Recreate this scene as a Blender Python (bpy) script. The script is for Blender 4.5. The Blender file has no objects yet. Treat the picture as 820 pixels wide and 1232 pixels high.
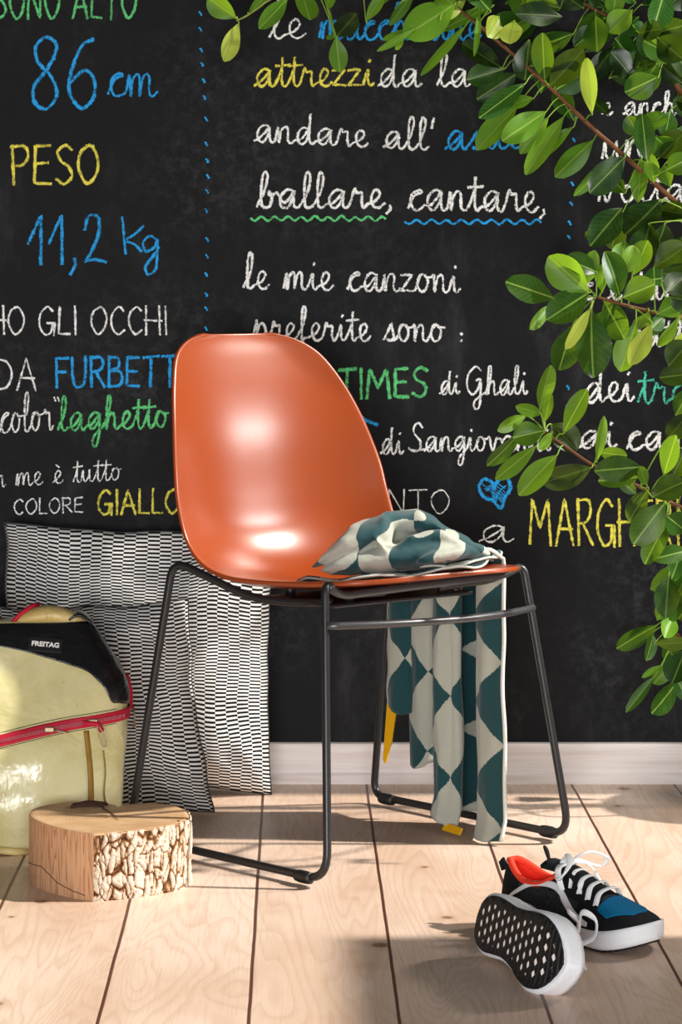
import bpy, bmesh, math, random
from mathutils import Vector, Matrix, noise

SC = bpy.context.scene
COL = SC.collection
PI = math.pi

# ------------------------------------------------------------------ camera / light / exposure
F, PX, PY, H = 3400.0, 355.0, 340.0, 0.90        # focal length in px, principal point, eye height
YW = 5.09                                        # distance to the blackboard wall
cam = bpy.data.cameras.new('camera')
cam.sensor_fit = 'AUTO'; cam.sensor_width = 36.0
cam.lens = 36.0 * F / 1232.0
cam.shift_x = (410.0 - PX) / 1232.0
cam.shift_y = -(616.0 - PY) / 1232.0
cam_o = bpy.data.objects.new('camera', cam); COL.objects.link(cam_o)
cam_o.location = (0, 0, H); cam_o.rotation_euler = (PI / 2, 0, 0)
SC.camera = cam_o

world = bpy.data.worlds.new('world'); SC.world = world
world.use_nodes = True
world.node_tree.nodes['Background'].inputs[0].default_value = (0.93, 0.96, 1.0, 1)
world.node_tree.nodes['Background'].inputs[1].default_value = 0.05

sun = bpy.data.lights.new('sun', 'SUN'); sun.energy = 6.2; sun.angle = math.radians(1.6)
sun.color = (1.0, 0.95, 0.87)
sun_o = bpy.data.objects.new('sun', sun); COL.objects.link(sun_o)
sun_o.rotation_euler = Vector((-0.766, -0.008, -0.66)).to_track_quat('-Z', 'Y').to_euler()
sun_o.location = (3, 4.4, 3)

def area(name, loc, aim, sx, sy, energy, color):
    l = bpy.data.lights.new(name, 'AREA'); l.energy = energy; l.shape = 'RECTANGLE'
    l.size = sx; l.size_y = sy; l.color = color
    o = bpy.data.objects.new(name, l); COL.objects.link(o); o.location = loc
    o.rotation_euler = (Vector(aim) - Vector(loc)).to_track_quat('-Z', 'Y').to_euler()
# added lamps: a broad fill behind the camera, a small one for chair-back highlight
area('fill_light_behind', (-0.5, -0.6, 0.62), (0.0, 5.0, 0.85), 2.2, 1.0, 172, (0.97, 0.98, 1.0))
area('highlight_light_right', (1.47, 4.52, 0.96), (-0.1, 4.70, 0.62), 0.13, 0.22, 14.0, (1.0, 0.98, 0.95))

SC.view_settings.view_transform = 'Standard'
SC.view_settings.look = 'None'
SC.view_settings.gamma = 1.0
SC.view_settings.use_curve_mapping = False
SC.view_settings.exposure = 0.0

# ------------------------------------------------------------------ helpers
def P(px, py, Y):
    """a point of the place at distance Y, seen at photograph position px, py"""
    return Vector(((px - PX) * Y / F, Y, H - (py - PY) * Y / F))

def srgb(r, g, b):
    def f(c):
        c /= 255.0
        return c / 12.92 if c <= 0.04045 else ((c + 0.055) / 1.055) ** 2.4
    return (f(r), f(g), f(b), 1.0)

def link(o, parent=None):
    COL.objects.link(o)
    if parent is not None: o.parent = parent
    return o

def empty(name, loc=(0, 0, 0), rot=(0, 0, 0)):
    o = bpy.data.objects.new(name, None); link(o)
    o.location = loc; o.rotation_euler = rot; o.empty_display_size = 0.05
    return o

def tag(o, label=None, cat=None, group=None, kind=None):
    if label: o['label'] = label
    if cat: o['category'] = cat
    if group: o['group'] = group
    if kind: o['kind'] = kind
    return o

def mk(name, verts, faces, mat, parent=None, smooth=True, uvs=None, mats=None, fmat=None):
    me = bpy.data.meshes.new(name)
    me.from_pydata([tuple(v) for v in verts], [], faces)
    if mats:
        for m in mats: me.materials.append(m)
        if fmat:
            for p, i in zip(me.polygons, fmat): p.material_index = i
    else:
        me.materials.append(mat)
    if uvs is not None:
        ul = me.uv_layers.new(name='UVMap')
        for lp in me.loops: ul.data[lp.index].uv = uvs[lp.vertex_index]
    if smooth:
        for p in me.polygons: p.use_smooth = True
    me.update()
    o = bpy.data.objects.new(name, me)
    return link(o, parent)

def fixn(o):
    bm = bmesh.new(); bm.from_mesh(o.data)
    bmesh.ops.remove_doubles(bm, verts=bm.verts, dist=1e-6)
    bmesh.ops.recalc_face_normals(bm, faces=bm.faces)
    bm.to_mesh(o.data); bm.free(); return o

def solid(o, t, offset=-1, even=False):
    m = o.modifiers.new('solid', 'SOLIDIFY'); m.thickness = t; m.offset = offset; m.use_even_offset = even
    return o

def subsurf(o, n=1):
    m = o.modifiers.new('sub', 'SUBSURF'); m.levels = n; m.render_levels = n; return o

def bevel(o, w, seg=2):
    m = o.modifiers.new('bev', 'BEVEL'); m.width = w; m.segments = seg; m.limit_method = 'ANGLE'
    m.angle_limit = math.radians(40); return o

def cr(p0, p1, p2, p3, t):
    return 0.5 * ((2 * p1) + (-p0 + p2) * t + (2 * p0 - 5 * p1 + 4 * p2 - p3) * t * t + (-p0 + 3 * p1 - 3 * p2 + p3) * t ** 3)

def spline(pts, n):
    """Catmull-Rom through pts, n samples per span"""
    pts = [Vector(p) for p in pts]
    out = []
    for i in range(len(pts) - 1):
        p1, p2 = pts[i], pts[i + 1]
        p0 = pts[i - 1] if i else p1 * 2 - p2
        p3 = pts[i + 2] if i + 2 < len(pts) else p2 * 2 - p1
        for k in range(n): out.append(cr(p0, p1, p2, p3, k / n))
    out.append(pts[-1].copy())
    return out

def interp(xs, ys, x):
    if x <= xs[0]: return ys[0]
    for i in range(len(xs) - 1):
        if x <= xs[i + 1]:
            t = (x - xs[i]) / (xs[i + 1] - xs[i])
            return ys[i] * (1 - t) + ys[i + 1] * t
    return ys[-1]

def sinterp(xs, ys, x):
    """smooth interpolation"""
    if x <= xs[0]: return ys[0]
    if x >= xs[-1]: return ys[-1]
    for i in range(len(xs) - 1):
        if x <= xs[i + 1]:
            t = (x - xs[i]) / (xs[i + 1] - xs[i])
            p1, p2 = ys[i], ys[i + 1]
            p0 = ys[i - 1] if i else 2 * p1 - p2
            p3 = ys[i + 2] if i + 2 < len(ys) else 2 * p2 - p1
            return cr(p0, p1, p2, p3, t)

def fillet(pts, r, n=7, closed=False):
    pts = [Vector(p) for p in pts]
    N = len(pts); out = []
    rr = r if isinstance(r, (list, tuple)) else [r] * N
    for i in range(N):
        if not closed and i in (0, N - 1): out.append(pts[i]); continue
        a, b, c = pts[i - 1], pts[i], pts[(i + 1) % N]
        d1 = (a - b); d2 = (c - b)
        k = min(rr[i], d1.length * 0.48, d2.length * 0.48)
        s, e = b + d1.normalized() * k, b + d2.normalized() * k
        for j in range(n + 1):
            t = j / n
            out.append(s * (1 - t) ** 2 + b * 2 * t * (1 - t) + e * t * t)
    return out

def tube_geo(path, r, seg=10, closed=False, cap=True):
    path = [Vector(p) for p in path]
    q = [path[0]]
    for p in path[1:]:
        if (p - q[-1]).length > 1e-5: q.append(p)
    if closed and (q[0] - q[-1]).length < 1e-5: q.pop()
    path = q; n = len(path)
    rs = r if isinstance(r, (list, tuple)) else None
    tang = []
    for i in range(n):
        if closed: t = path[(i + 1) % n] - path[i - 1]
        else: t = path[min(i + 1, n - 1)] - path[max(i - 1, 0)]
        tang.append(t.normalized())
    up = Vector((0, 0, 1)) if abs(tang[0].z) < 0.9 else Vector((1, 0, 0))
    nrm = tang[0].cross(up).normalized()
    V, Fc = [], []
    for i in range(n):
        nrm = (nrm - tang[i] * nrm.dot(tang[i])).normalized()
        b = tang[i].cross(nrm)
        rad = (rs[min(int(i * len(rs) / n), len(rs) - 1)] if rs else r)
        for k in range(seg):
            a = 2 * PI * k / seg
            V.append(path[i] + (nrm * math.cos(a) + b * math.sin(a)) * rad)
    for i in range(n if closed else n - 1):
        j = (i + 1) % n
        for k in range(seg):
            l = (k + 1) % seg
            Fc.append((i * seg + k, i * seg + l, j * seg + l, j * seg + k))
    if cap and not closed:
        Fc.append(tuple(range(seg))[::-1])
        Fc.append(tuple((n - 1) * seg + k for k in range(seg)))
    return V, Fc

class MB:
    """collects geometry for ONE mesh object"""
    def __init__(s): s.V = []; s.F = []; s.U = []
    def add(s, V, Fc, U=None):
        o = len(s.V); s.V += [Vector(v) for v in V]; s.F += [tuple(i + o for i in f) for f in Fc]
        s.U += (U if U else [(0, 0)] * len(V)); return s
    def tube(s, path, r, seg=10, closed=False): return s.add(*tube_geo(path, r, seg, closed))
    def box(s, a, b):
        (x0, y0, z0), (x1, y1, z1) = a, b
        V = [(x0, y0, z0), (x1, y0, z0), (x1, y1, z0), (x0, y1, z0), (x0, y0, z1), (x1, y0, z1), (x1, y1, z1), (x0, y1, z1)]
        return s.add(V, [(3, 2, 1, 0), (4, 5, 6, 7), (0, 1, 5, 4), (1, 2, 6, 5), (2, 3, 7, 6), (3, 0, 4, 7)])
    def grid(s, rows, closed_u=False, U=None):
        """rows: list of equally long point lists"""
        o = len(s.V); n = len(rows[0])
        for r_ in rows: s.V += [Vector(p) for p in r_]
        if U:
            for r_ in U: s.U += list(r_)
        else: s.U += [(0, 0)] * (n * len(rows))
        for i in range(len(rows) - 1):
            for j in range(n if closed_u else n - 1):
                k = (j + 1) % n
                s.F.append((o + i * n + j, o + i * n + k, o + (i + 1) * n + k, o + (i + 1) * n + j))
        return s
    def build(s, name, mat, parent=None, smooth=True):
        return mk(name, s.V, s.F, mat, parent, smooth, s.U)

# ------------------------------------------------------------------ material helpers
class NT:
    def __init__(s, name, rough=0.5, spec=0.5):
        s.m = bpy.data.materials.new(name); s.m.use_nodes = True
        s.t = s.m.node_tree; s.n = s.t.nodes; s.b = s.n['Principled BSDF']; s.out = s.n['Material Output']
        s.b.inputs['Roughness'].default_value = rough
        s.b.inputs['Specular IOR Level'].default_value = spec
    def new(s, ty, **kw):
        nd = s.n.new(ty)
        for k, v in kw.items(): setattr(nd, k, v)
        return nd
    def put(s, sock, v):
        if v is None: return
        if hasattr(v, 'is_linked') or hasattr(v, 'links'): s.t.links.new(v, sock)
        else:
            try: sock.default_value = v
            except Exception: sock.default_value = (v, v, v)
    def math(s, op, a, b=None, c=None, clamp=False):
        nd = s.new('ShaderNodeMath', operation=op); nd.use_clamp = clamp
        s.put(nd.inputs[0], a)
        if b is not None: s.put(nd.inputs[1], b)
        if c is not None: s.put(nd.inputs[2], c)
        return nd.outputs[0]
    def coord(s, kind='Object'):
        return s.new('ShaderNodeTexCoord').outputs[kind]
    def uv(s): return s.coord('UV')
    def xyz(s, v):
        nd = s.new('ShaderNodeSeparateXYZ'); s.put(nd.inputs[0], v); return nd.outputs
    def vec(s, x, y, z=0.0):
        nd = s.new('ShaderNodeCombineXYZ')
        for i, q in enumerate((x, y, z)): s.put(nd.inputs[i], q)
        return nd.outputs[0]
    def vmul(s, v, k):
        nd = s.new('ShaderNodeVectorMath', operation='MULTIPLY'); s.put(nd.inputs[0], v); nd.inputs[1].default_value = k
        return nd.outputs[0]
    def vadd(s, v, k):
        nd = s.new('ShaderNodeVectorMath', operation='ADD'); s.put(nd.inputs[0], v); s.put(nd.inputs[1], k)
        return nd.outputs[0]
    def noise(s, v, scale=5, detail=3, rough=0.5, dist=0.0, out=0):
        nd = s.new('ShaderNodeTexNoise'); s.put(nd.inputs['Vector'], v)
        nd.inputs['Scale'].default_value = scale; nd.inputs['Detail'].default_value = detail
        nd.inputs['Roughness'].default_value = rough; nd.inputs['Distortion'].default_value = dist
        return nd.outputs[out]
    def vor(s, v, scale=5, feature='F1', out='Distance', rnd=1.0):
        nd = s.new('ShaderNodeTexVoronoi', feature=feature); s.put(nd.inputs['Vector'], v)
        nd.inputs['Scale'].default_value = scale; nd.inputs['Randomness'].default_value = rnd
        return nd.outputs[out]
    def ramp(s, f, stops, interp='LINEAR'):
        nd = s.new('ShaderNodeValToRGB'); s.put(nd.inputs[0], f); cr_ = nd.color_ramp; cr_.interpolation = interp
        while len(cr_.elements) < len(stops): cr_.elements.new(0.5)
        for e, (p, c) in zip(cr_.elements, stops):
            e.position = p; e.color = c if len(c) == 4 else (*c, 1)
        return nd.outputs[0]
    def mix(s, f, a, b, mode='MIX'):
        nd = s.new('ShaderNodeMix', data_type='RGBA', blend_type=mode)
        s.put(nd.inputs[0], f); s.put(nd.inputs[6], a); s.put(nd.inputs[7], b)
        return nd.outputs[2]
    def smooth(s, x, lo, hi):
        nd = s.new('ShaderNodeMapRange', interpolation_type='SMOOTHSTEP'); s.put(nd.inputs[0], x)
        nd.inputs[1].default_value = lo; nd.inputs[2].default_value = hi
        return nd.outputs[0]
    def attr(s, name, out='Fac'):
        nd = s.new('ShaderNodeAttribute'); nd.attribute_name = name; return nd.outputs[out]
    def col(s, c): s.put(s.b.inputs['Base Color'], c); return s
    def rough(s, c): s.put(s.b.inputs['Roughness'], c); return s
    def bump(s, h, strength=0.3, dist=0.002):
        nd = s.new('ShaderNodeBump'); s.put(nd.inputs['Height'], h)
        nd.inputs['Strength'].default_value = strength; nd.inputs['Distance'].default_value = dist
        s.t.links.new(nd.outputs[0], s.b.inputs['Normal']); return s

def plain(name, c, rough=0.5, spec=0.5, metal=0.0, nz=0.0, scale=200, bump=0.0):
    m = NT(name, rough, spec); m.b.inputs['Metallic'].default_value = metal
    if nz or bump:
        f = m.noise(m.coord(), scale, 3)
        k = m.ramp(f, [(0.3, tuple(x * (1 - nz) for x in c[:3])), (0.7, tuple(min(1, x * (1 + nz)) for x in c[:3]))])
        m.col(k)
        if bump: m.bump(f, bump, 0.001)
    else: m.col(c)
    return m.m

# ------------------------------------------------------------------ materials of the room
def mat_board():
    m = NT('blackboard_paint', 0.66, 0.18); c = m.coord()
    a = m.noise(c, 2.2, 5, 0.6); b = m.noise(m.vmul(c, (60, 60, 60)), 1.0, 6, 0.75); d = m.noise(m.vmul(c, (9, 9, 3)), 1, 6, 0.7)
    sm = m.math('MULTIPLY', m.smooth(a, 0.42, 0.78), m.smooth(b, 0.40, 0.75))
    sm = m.math('ADD', sm, m.math('MULTIPLY', m.smooth(d, 0.52, 0.85), 0.8))
    specks = m.smooth(m.vor(c, 110), 0.10, 0.02)
    sm = m.math('ADD', sm, m.math('MULTIPLY', m.math('MULTIPLY', specks, 0.5), m.smooth(a, 0.35, 0.7)), clamp=True)
    m.col(m.mix(sm, srgb(13, 13, 15), srgb(58, 58, 61)))
    m.bump(b, 0.12, 0.001); return m.m

PW, PX0 = 0.184, -0.0568          # plank width and one seam
def mat_floor():
    m = NT('bleached_pine_planks', 0.4, 0.45); c = m.coord(); x, y, z = m.xyz(c)
    wob = m.math('MULTIPLY', m.math('SUBTRACT', m.noise(m.vec(m.math('MULTIPLY', x, 2), m.math('MULTIPLY', y, 5)), 1, 2), 0.5), 0.0025)
    q = m.math('DIVIDE', m.math('SUBTRACT', m.math('ADD', x, wob), PX0 - 10 * PW), PW)
    idx = m.math('FLOOR', q); fr = m.math('FRACT', q)
    edge = m.math('MINIMUM', fr, m.math('SUBTRACT', 1.0, fr))
    rnd = m.new('ShaderNodeTexWhiteNoise', noise_dimensions='1D'); m.put(rnd.inputs['W'], idx)
    r = rnd.outputs['Value']
    off = m.math('MULTIPLY', r, 37.0)
    # cathedral grain: level lines of stretched noise
    g = m.noise(m.vec(m.math('MULTIPLY', x, 7.0), m.math('ADD', m.math('MULTIPLY', y, 0.9), off), off), 1.0, 2, 0.5, 0.6)
    lines = m.math('FRACT', m.math('MULTIPLY', g, 26.0))
    lines = m.smooth(lines, 0.45, 1.0)
    fine = m.noise(m.vec(m.math('MULTIPLY', x, 260.0), m.math('MULTIPLY', y, 9.0), off), 1.0, 3, 0.6)
    tone = m.noise(m.vec(m.math('MULTIPLY', x, 4.0), m.math('MULTIPLY', y, 1.6), off), 1.0, 4, 0.6)
    base = m.mix(m.smooth(tone, 0.3, 0.72), srgb(204, 174, 152), srgb(230, 208, 192))
    base = m.mix(m.math('MULTIPLY', lines, 0.25), base, srgb(172, 128, 96))
    base = m.mix(m.math('MULTIPLY', m.smooth(fine, 0.45, 0.75), 0.34), base, srgb(190, 150, 118))
    base = m.mix(m.math('MULTIPLY', r, 0.22), base, srgb(205, 172, 140))
    # knots
    kv = m.new('ShaderNodeTexVoronoi'); kv.inputs['Scale'].default_value = 1.0
    m.put(kv.inputs['Vector'], m.vec(m.math('MULTIPLY', x, 8.5), m.math('ADD', m.math('MULTIPLY', y, 7.5), off), 0.0))
    kd = kv.outputs['Distance']; kc = m.xyz(kv.outputs['Color'])[0]
    kr = m.math('MULTIPLY', m.smooth(kc, 0.35, 1.0), 0.125)
    kn = m.math('SUBTRACT', 1.0, m.math('DIVIDE', kd, m.math('ADD', kr, 0.012)), clamp=True)
    halo = m.math('SUBTRACT', 1.0, m.math('DIVIDE', kd, m.math('ADD', m.math('MULTIPLY', kr, 2.6), 0.02)), clamp=True)
    base = m.mix(m.math('MULTIPLY', halo, 0.42), base, srgb(176, 130, 96))
    base = m.mix(m.math('MULTIPLY', m.smooth(kn, 0.0, 0.5), 0.85), base, srgb(112, 74, 54))
    seam = m.smooth(edge, 0.016, 0.008)
    base = m.mix(seam, base, srgb(84, 44, 26))
    m.col(base)
    hgt = m.math('SUBTRACT', m.math('MULTIPLY', fine, 0.25), m.math('MULTIPLY', seam, 2.0))
    m.bump(hgt, 0.35, 0.002)
    m.rough(m.ramp(fine, [(0.3, (0.33,) * 3), (0.7, (0.5,) * 3)]))
    return m.m

def mat_skirting():
    m = NT('whitewashed_pine', 0.5, 0.4); c = m.coord(); x, y, z = m.xyz(c)
    g = m.noise(m.vec(m.math('MULTIPLY', x, 2.5), y, m.math('MULTIPLY', z, 60)), 1, 4, 0.6, 0.4)
    base = m.mix(m.smooth(g, 0.35, 0.75), srgb(236, 226, 222), srgb(216, 202, 196))
    kv = m.vor(m.vec(m.math('MULTIPLY', x, 7.0), 0.0, m.math('MULTIPLY', z, 11.0)), 1.0)
    base = m.mix(m.math('MULTIPLY', m.smooth(kv, 0.10, 0.04), 0.55), base, srgb(214, 176, 132))
    m.col(base); m.bump(g, 0.15, 0.001); return m.m

M = {}
M['board'] = mat_board(); M['floor'] = mat_floor(); M['skirt'] = mat_skirting()
M['plaster'] = plain('white_plaster', srgb(225, 222, 216), 0.8, 0.2, 0, 0.03, 8)

# ------------------------------------------------------------------ the room
fl = MB().box((-2.2, 0.6, -0.05), (1.62, YW + 0.1, 0.0)).build('floor', M['floor'], None, False); tag(fl, kind='structure')
wb = MB().box((-2.2, YW, 0.0), (1.62, YW + 0.1, 2.7)).build('wall_back', M['board'], None, False)
tag(wb, 'black chalkboard wall covered in coloured handwriting', kind='structure')
# unseen right wall, its opening stepped to admit sun and shade the near floor
b = MB(); XR = 1.5
b.box((XR, 0.6, 0.0), (XR + 0.12, YW, 0.55))
b.box((XR, 0.6, 2.55), (XR + 0.12, YW, 2.7))
b.box((XR, 4.98, 0.55), (XR + 0.12, YW, 2.55))
b.box((XR, 0.6, 0.55), (XR + 0.12, 1.0, 2.55))
b.box((XR, 1.0, 0.55), (XR + 0.12, 3.90, 1.24))
tag(b.build('wall_right', M['plaster'], None, False), kind='structure')
sk = MB()
prof = [(-0.020, 0.0), (-0.020, 0.016), (-0.0165, 0.019), (-0.0145, 0.021), (-0.0145, 0.068), (-0.0125, 0.0715), (-0.003, 0.0725), (-0.0005, 0.0725), (-0.0005, 0.0)]
sk.grid([[(x, YW + yy, zz) for (yy, zz) in prof] for x in [-2.2 + 0.1 * i for i in range(38)]])
tag(bevel(sk.build('baseboard_back', M['skirt'], None, False), 0.0008), kind='structure')
# ------------------------------------------------------------------ chalk writing on the wall
def mat_chalk(name, c):
    m = NT(name, 0.95, 0.05); u, v, _ = m.xyz(m.uv()); c3 = m.coord()
    n1 = m.noise(c3, 560, 2, 0.75); n2 = m.noise(c3, 130, 3, 0.6); n3 = m.noise(c3, 14, 2)
    n = m.math('ADD', m.math('MULTIPLY', n1, 0.66), m.math('MULTIPLY', n2, 0.34))
    av = m.math('ABSOLUTE', v)
    thr = m.math('ADD', m.math('MULTIPLY', m.math('POWER', av, 2.5), 0.26), m.math('ADD', 0.425, m.math('MULTIPLY', m.math('SUBTRACT', n3, 0.5), 0.12)))
    d = m.math('SUBTRACT', n, thr)
    a = m.smooth(d, -0.02, 0.03)
    m.col(m.mix(m.smooth(n2, 0.3, 0.7), tuple(x * 0.86 for x in c[:3]) + (1,), c))
    m.put(m.b.inputs['Alpha'], a); return m.m
M['cw'] = mat_chalk('white_chalk', srgb(246, 245, 242))
M['cb'] = mat_chalk('blue_chalk', srgb(52, 166, 236))
M['cy'] = mat_chalk('yellow_chalk', srgb(238, 226, 92))
M['cg'] = mat_chalk('green_chalk', srgb(104, 208, 128))
M['ct'] = mat_chalk('teal_chalk', srgb(84, 200, 172))
CN = {'w': 'white', 'b': 'blue', 'y': 'yellow', 'g': 'green', 't': 'teal'}

# joined-up letters: x height 1, ascender 2; (width, main stroke, other strokes)
CUR = {
'a': (1.15, [(0,.05),(.35,.3),(.78,.88),(.5,1.02),(.18,.65),(.2,.15),(.45,0),(.74,.4),(.84,.98),(.82,.25),(.95,0),(1.15,.18)], []),
'b': (1.0, [(0,.1),(.35,.9),(.52,1.75),(.42,2.05),(.26,1.7),(.2,.5),(.32,.04),(.62,.1),(.74,.6),(.6,.95),(.62,.75),(.8,.72),(1.0,.85)], []),
'c': (.82, [(0,.1),(.3,.75),(.66,.92),(.5,1.03),(.2,.8),(.12,.4),(.3,.02),(.58,.04),(.82,.25)], []),
'd': (1.15, [(0,.05),(.35,.3),(.74,.88),(.48,1.02),(.18,.65),(.2,.12),(.45,0),(.74,.5),(.86,1.9),(.8,.4),(.95,0),(1.15,.18)], []),
'e': (.82, [(0,.1),(.38,.4),(.6,.8),(.42,1.03),(.2,.75),(.2,.25),(.4,0),(.62,.04),(.82,.25)], []),
'f': (.75, [(0,.1),(.35,.9),(.52,1.75),(.42,2.05),(.29,1.6),(.28,0),(.28,-.85),(.42,-.95),(.46,-.3),(.34,.05),(.75,.2)], []),
'g': (1.05, [(0,.05),(.35,.3),(.76,.88),(.5,1.02),(.18,.65),(.2,.15),(.45,.02),(.74,.45),(.84,1),(.8,-.3),(.62,-.95),(.4,-.9),(.45,-.45),(.8,-.05),(1.05,.2)], []),
'h': (1.1, [(0,.1),(.35,.95),(.5,1.75),(.4,2.05),(.26,1.6),(.22,0),(.32,.65),(.58,1),(.74,.75),(.75,.2),(.9,0),(1.1,.2)], []),
'i': (.6, [(0,.1),(.25,.97),(.26,.3),(.4,0),(.6,.2)], [[(.32,1.42),(.36,1.5)]]),
'l': (.65, [(0,.1),(.35,.9),(.5,1.75),(.37,2.05),(.23,1.6),(.22,.3),(.4,0),(.65,.2)], []),
'm': (1.4, [(0,.1),(.15,.97),(.18,0),(.3,.75),(.5,1),(.6,.8),(.6,0),(.72,.75),(.92,1),(1.03,.8),(1.04,.2),(1.2,0),(1.4,.2)], []),
'n': (1.05, [(0,.1),(.15,.97),(.18,0),(.32,.75),(.55,1),(.68,.8),(.69,.2),(.85,0),(1.05,.2)], []),
'o': (.95, [(0,.1),(.3,.85),(.55,1.0),(.26,.9),(.14,.45),(.33,.02),(.62,.15),(.74,.65),(.52,1),(.62,.85),(.95,.85)], []),
'p': (1.05, [(0,.2),(.2,1.0),(.24,1.15),(.22,0),(.2,-.9),(.24,.3),(.42,.9),(.66,.95),(.8,.5),(.58,.04),(.36,.1),(.7,.0),(1.05,.2)], []),
'r': (.9, [(0,.1),(.2,.95),(.26,1.12),(.36,.85),(.6,.88),(.6,.3),(.7,0),(.9,.2)], []),
's': (.78, [(0,.1),(.4,.9),(.45,1.05),(.52,.6),(.6,.2),(.4,0),(.15,.1),(.5,.02),(.78,.2)], []),
't': (.66, [(0,.1),(.3,1.0),(.36,1.75),(.32,.4),(.45,0),(.66,.2)], [[(.02,1.2),(.75,1.27)]]),
'u': (1.05, [(0,.1),(.15,.97),(.18,.3),(.36,0),(.6,.4),(.68,.97),(.7,.2),(.85,0),(1.05,.2)], []),
'v': (1.0, [(0,.1),(.15,.97),(.4,0),(.7,.97),(.78,.85),(1,.9)], []),
'z': (.95, [(0,.9),(.3,1.0),(.6,.95),(.12,.06),(.4,.15),(.7,0),(.95,.2)], []),
}
CUR['è'] = (CUR['e'][0], CUR['e'][1], [[(.25, 1.5), (.5, 1.3)]])
CUR['ò'] = (CUR['o'][0], CUR['o'][1], [[(.3, 1.5), (.5, 1.25)]])
# capitals, height 1: (width, strokes); 'L' straight strokes, 'S' smooth strokes
CAP = {
'A': (.72, [('L',[(0,0),(.34,1),(.70,0)]),('L',[(.1,.36),(.64,.36)])]),
'B': (.6, [('L',[(0,0),(.02,1)]),('S',[(.02,.98),(.4,.92),(.42,.62),(.08,.53)]),('S',[(.08,.53),(.52,.45),(.5,.06),(0,.01)])]),
'C': (.62, [('S',[(.58,.86),(.36,1),(.06,.72),(.04,.3),(.3,0),(.6,.14)])]),
'D': (.66, [('L',[(.04,0),(.03,1)]),('S',[(-.05,.97),(.4,.9),(.62,.5),(.42,.08),(-.05,.0)])]),
'E': (.55, [('L',[(.5,.98),(.03,.97),(.0,.02),(.53,.0)]),('L',[(.02,.5),(.42,.52)])]),
'F': (.55, [('L',[(.55,1),(.03,.97),(.04,0)]),('L',[(.03,.52),(.42,.53)])]),
'G': (.72, [('S',[(.6,.86),(.36,1),(.06,.72),(.03,.3),(.28,0),(.55,.1),(.6,.42)]),('L',[(.36,.43),(.7,.43),(.68,-.02)])]),
'H': (.66, [('L',[(0,1),(.02,0)]),('L',[(.6,1),(.62,0)]),('L',[(-.06,.5),(.7,.5)])]),
'I': (.12, [('L',[(.05,1),(.07,0)])]),
'L': (.5, [('L',[(.03,1),(.0,.03),(.48,.01)])]),
'M': (.9, [('L',[(0,0),(.1,1),(.42,.35),(.74,1),(.86,0)])]),
'N': (.68, [('L',[(0,0),(.05,1),(.6,.02),(.64,1)])]),
'O': (.7, [('S',[(.38,1),(.1,.82),(.0,.42),(.28,0),(.58,.2),(.68,.6),(.5,.95),(.3,.98)])]),
'P': (.58, [('L',[(.04,0),(.0,1)]),('S',[(-.04,.97),(.4,.98),(.54,.72),(.36,.48),(.02,.44)])]),
'R': (.62, [('L',[(.04,0),(.0,1)]),('S',[(-.02,.97),(.4,.98),(.52,.74),(.36,.52),(.02,.47)]),('L',[(.2,.48),(.6,0)])]),
'S': (.56, [('S',[(.52,.88),(.3,1),(.06,.82),(.16,.58),(.42,.44),(.5,.18),(.26,0),(.0,.12)])]),
'T': (.66, [('L',[(0,.98),(.66,1)]),('L',[(.33,.99),(.31,0)])]),
'U': (.62, [('S',[(0,1),(.02,.4),(.12,.06),(.34,0),(.54,.2),(.58,1)])]),
'8': (.66, [('S',[(.5,.72),(.56,.92),(.34,1.03),(.1,.9),(.14,.68),(.44,.46),(.58,.2),(.34,-.02),(.06,.08),(.06,.32),(.3,.52),(.5,.74)])]),
'6': (.66, [('S',[(.56,1.0),(.3,.9),(.06,.52),(.04,.2),(.3,-.02),(.58,.14),(.58,.42),(.36,.54),(.06,.38)])]),
'1': (.42, [('L',[(0,.45),(.36,1.0),(.36,0)])]),
'2': (.6, [('S',[(.04,.72),(.16,.98),(.42,.94),(.42,.62),(.2,.2),(.06,.04)]),('S',[(.06,.04),(.3,.08),(.62,.02)])]),
',': (.2, [('S',[(.12,.08),(.14,-.05),(.02,-.24)])]),
"'": (.2, [('L',[(.14,1.05),(.06,.75)])]),
'"': (.34, [('L',[(.06,1.05),(.12,.8)]),('L',[(.24,1.05),(.3,.8)])]),
':': (.2, [('L',[(.08,.34),(.1,.37)]),('L',[(.08,.02),(.1,.05)])]),
}
# a capital used inside joined-up writing (heights in x heights)
CURCAP = {
'G': (1.7, [[(1.3,1.75),(.9,2.05),(.3,1.5),(.2,.6),(.6,.05),(1.1,.5),(1.25,1.1),(.9,1.0),(1.3,1.1),(1.3,0),(1.15,-.85),(.8,-.9),(.85,-.4),(1.5,.1),(1.7,.2)]]),
'S': (1.3, [[(1.1,1.7),(.85,2.0),(.5,1.75),(.5,1.3),(.95,.75),(.95,.2),(.5,0),(.05,.25),(.5,.05),(1.3,.15)]]),
}
CHR = random.Random(5)
ZC = [0]

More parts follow.
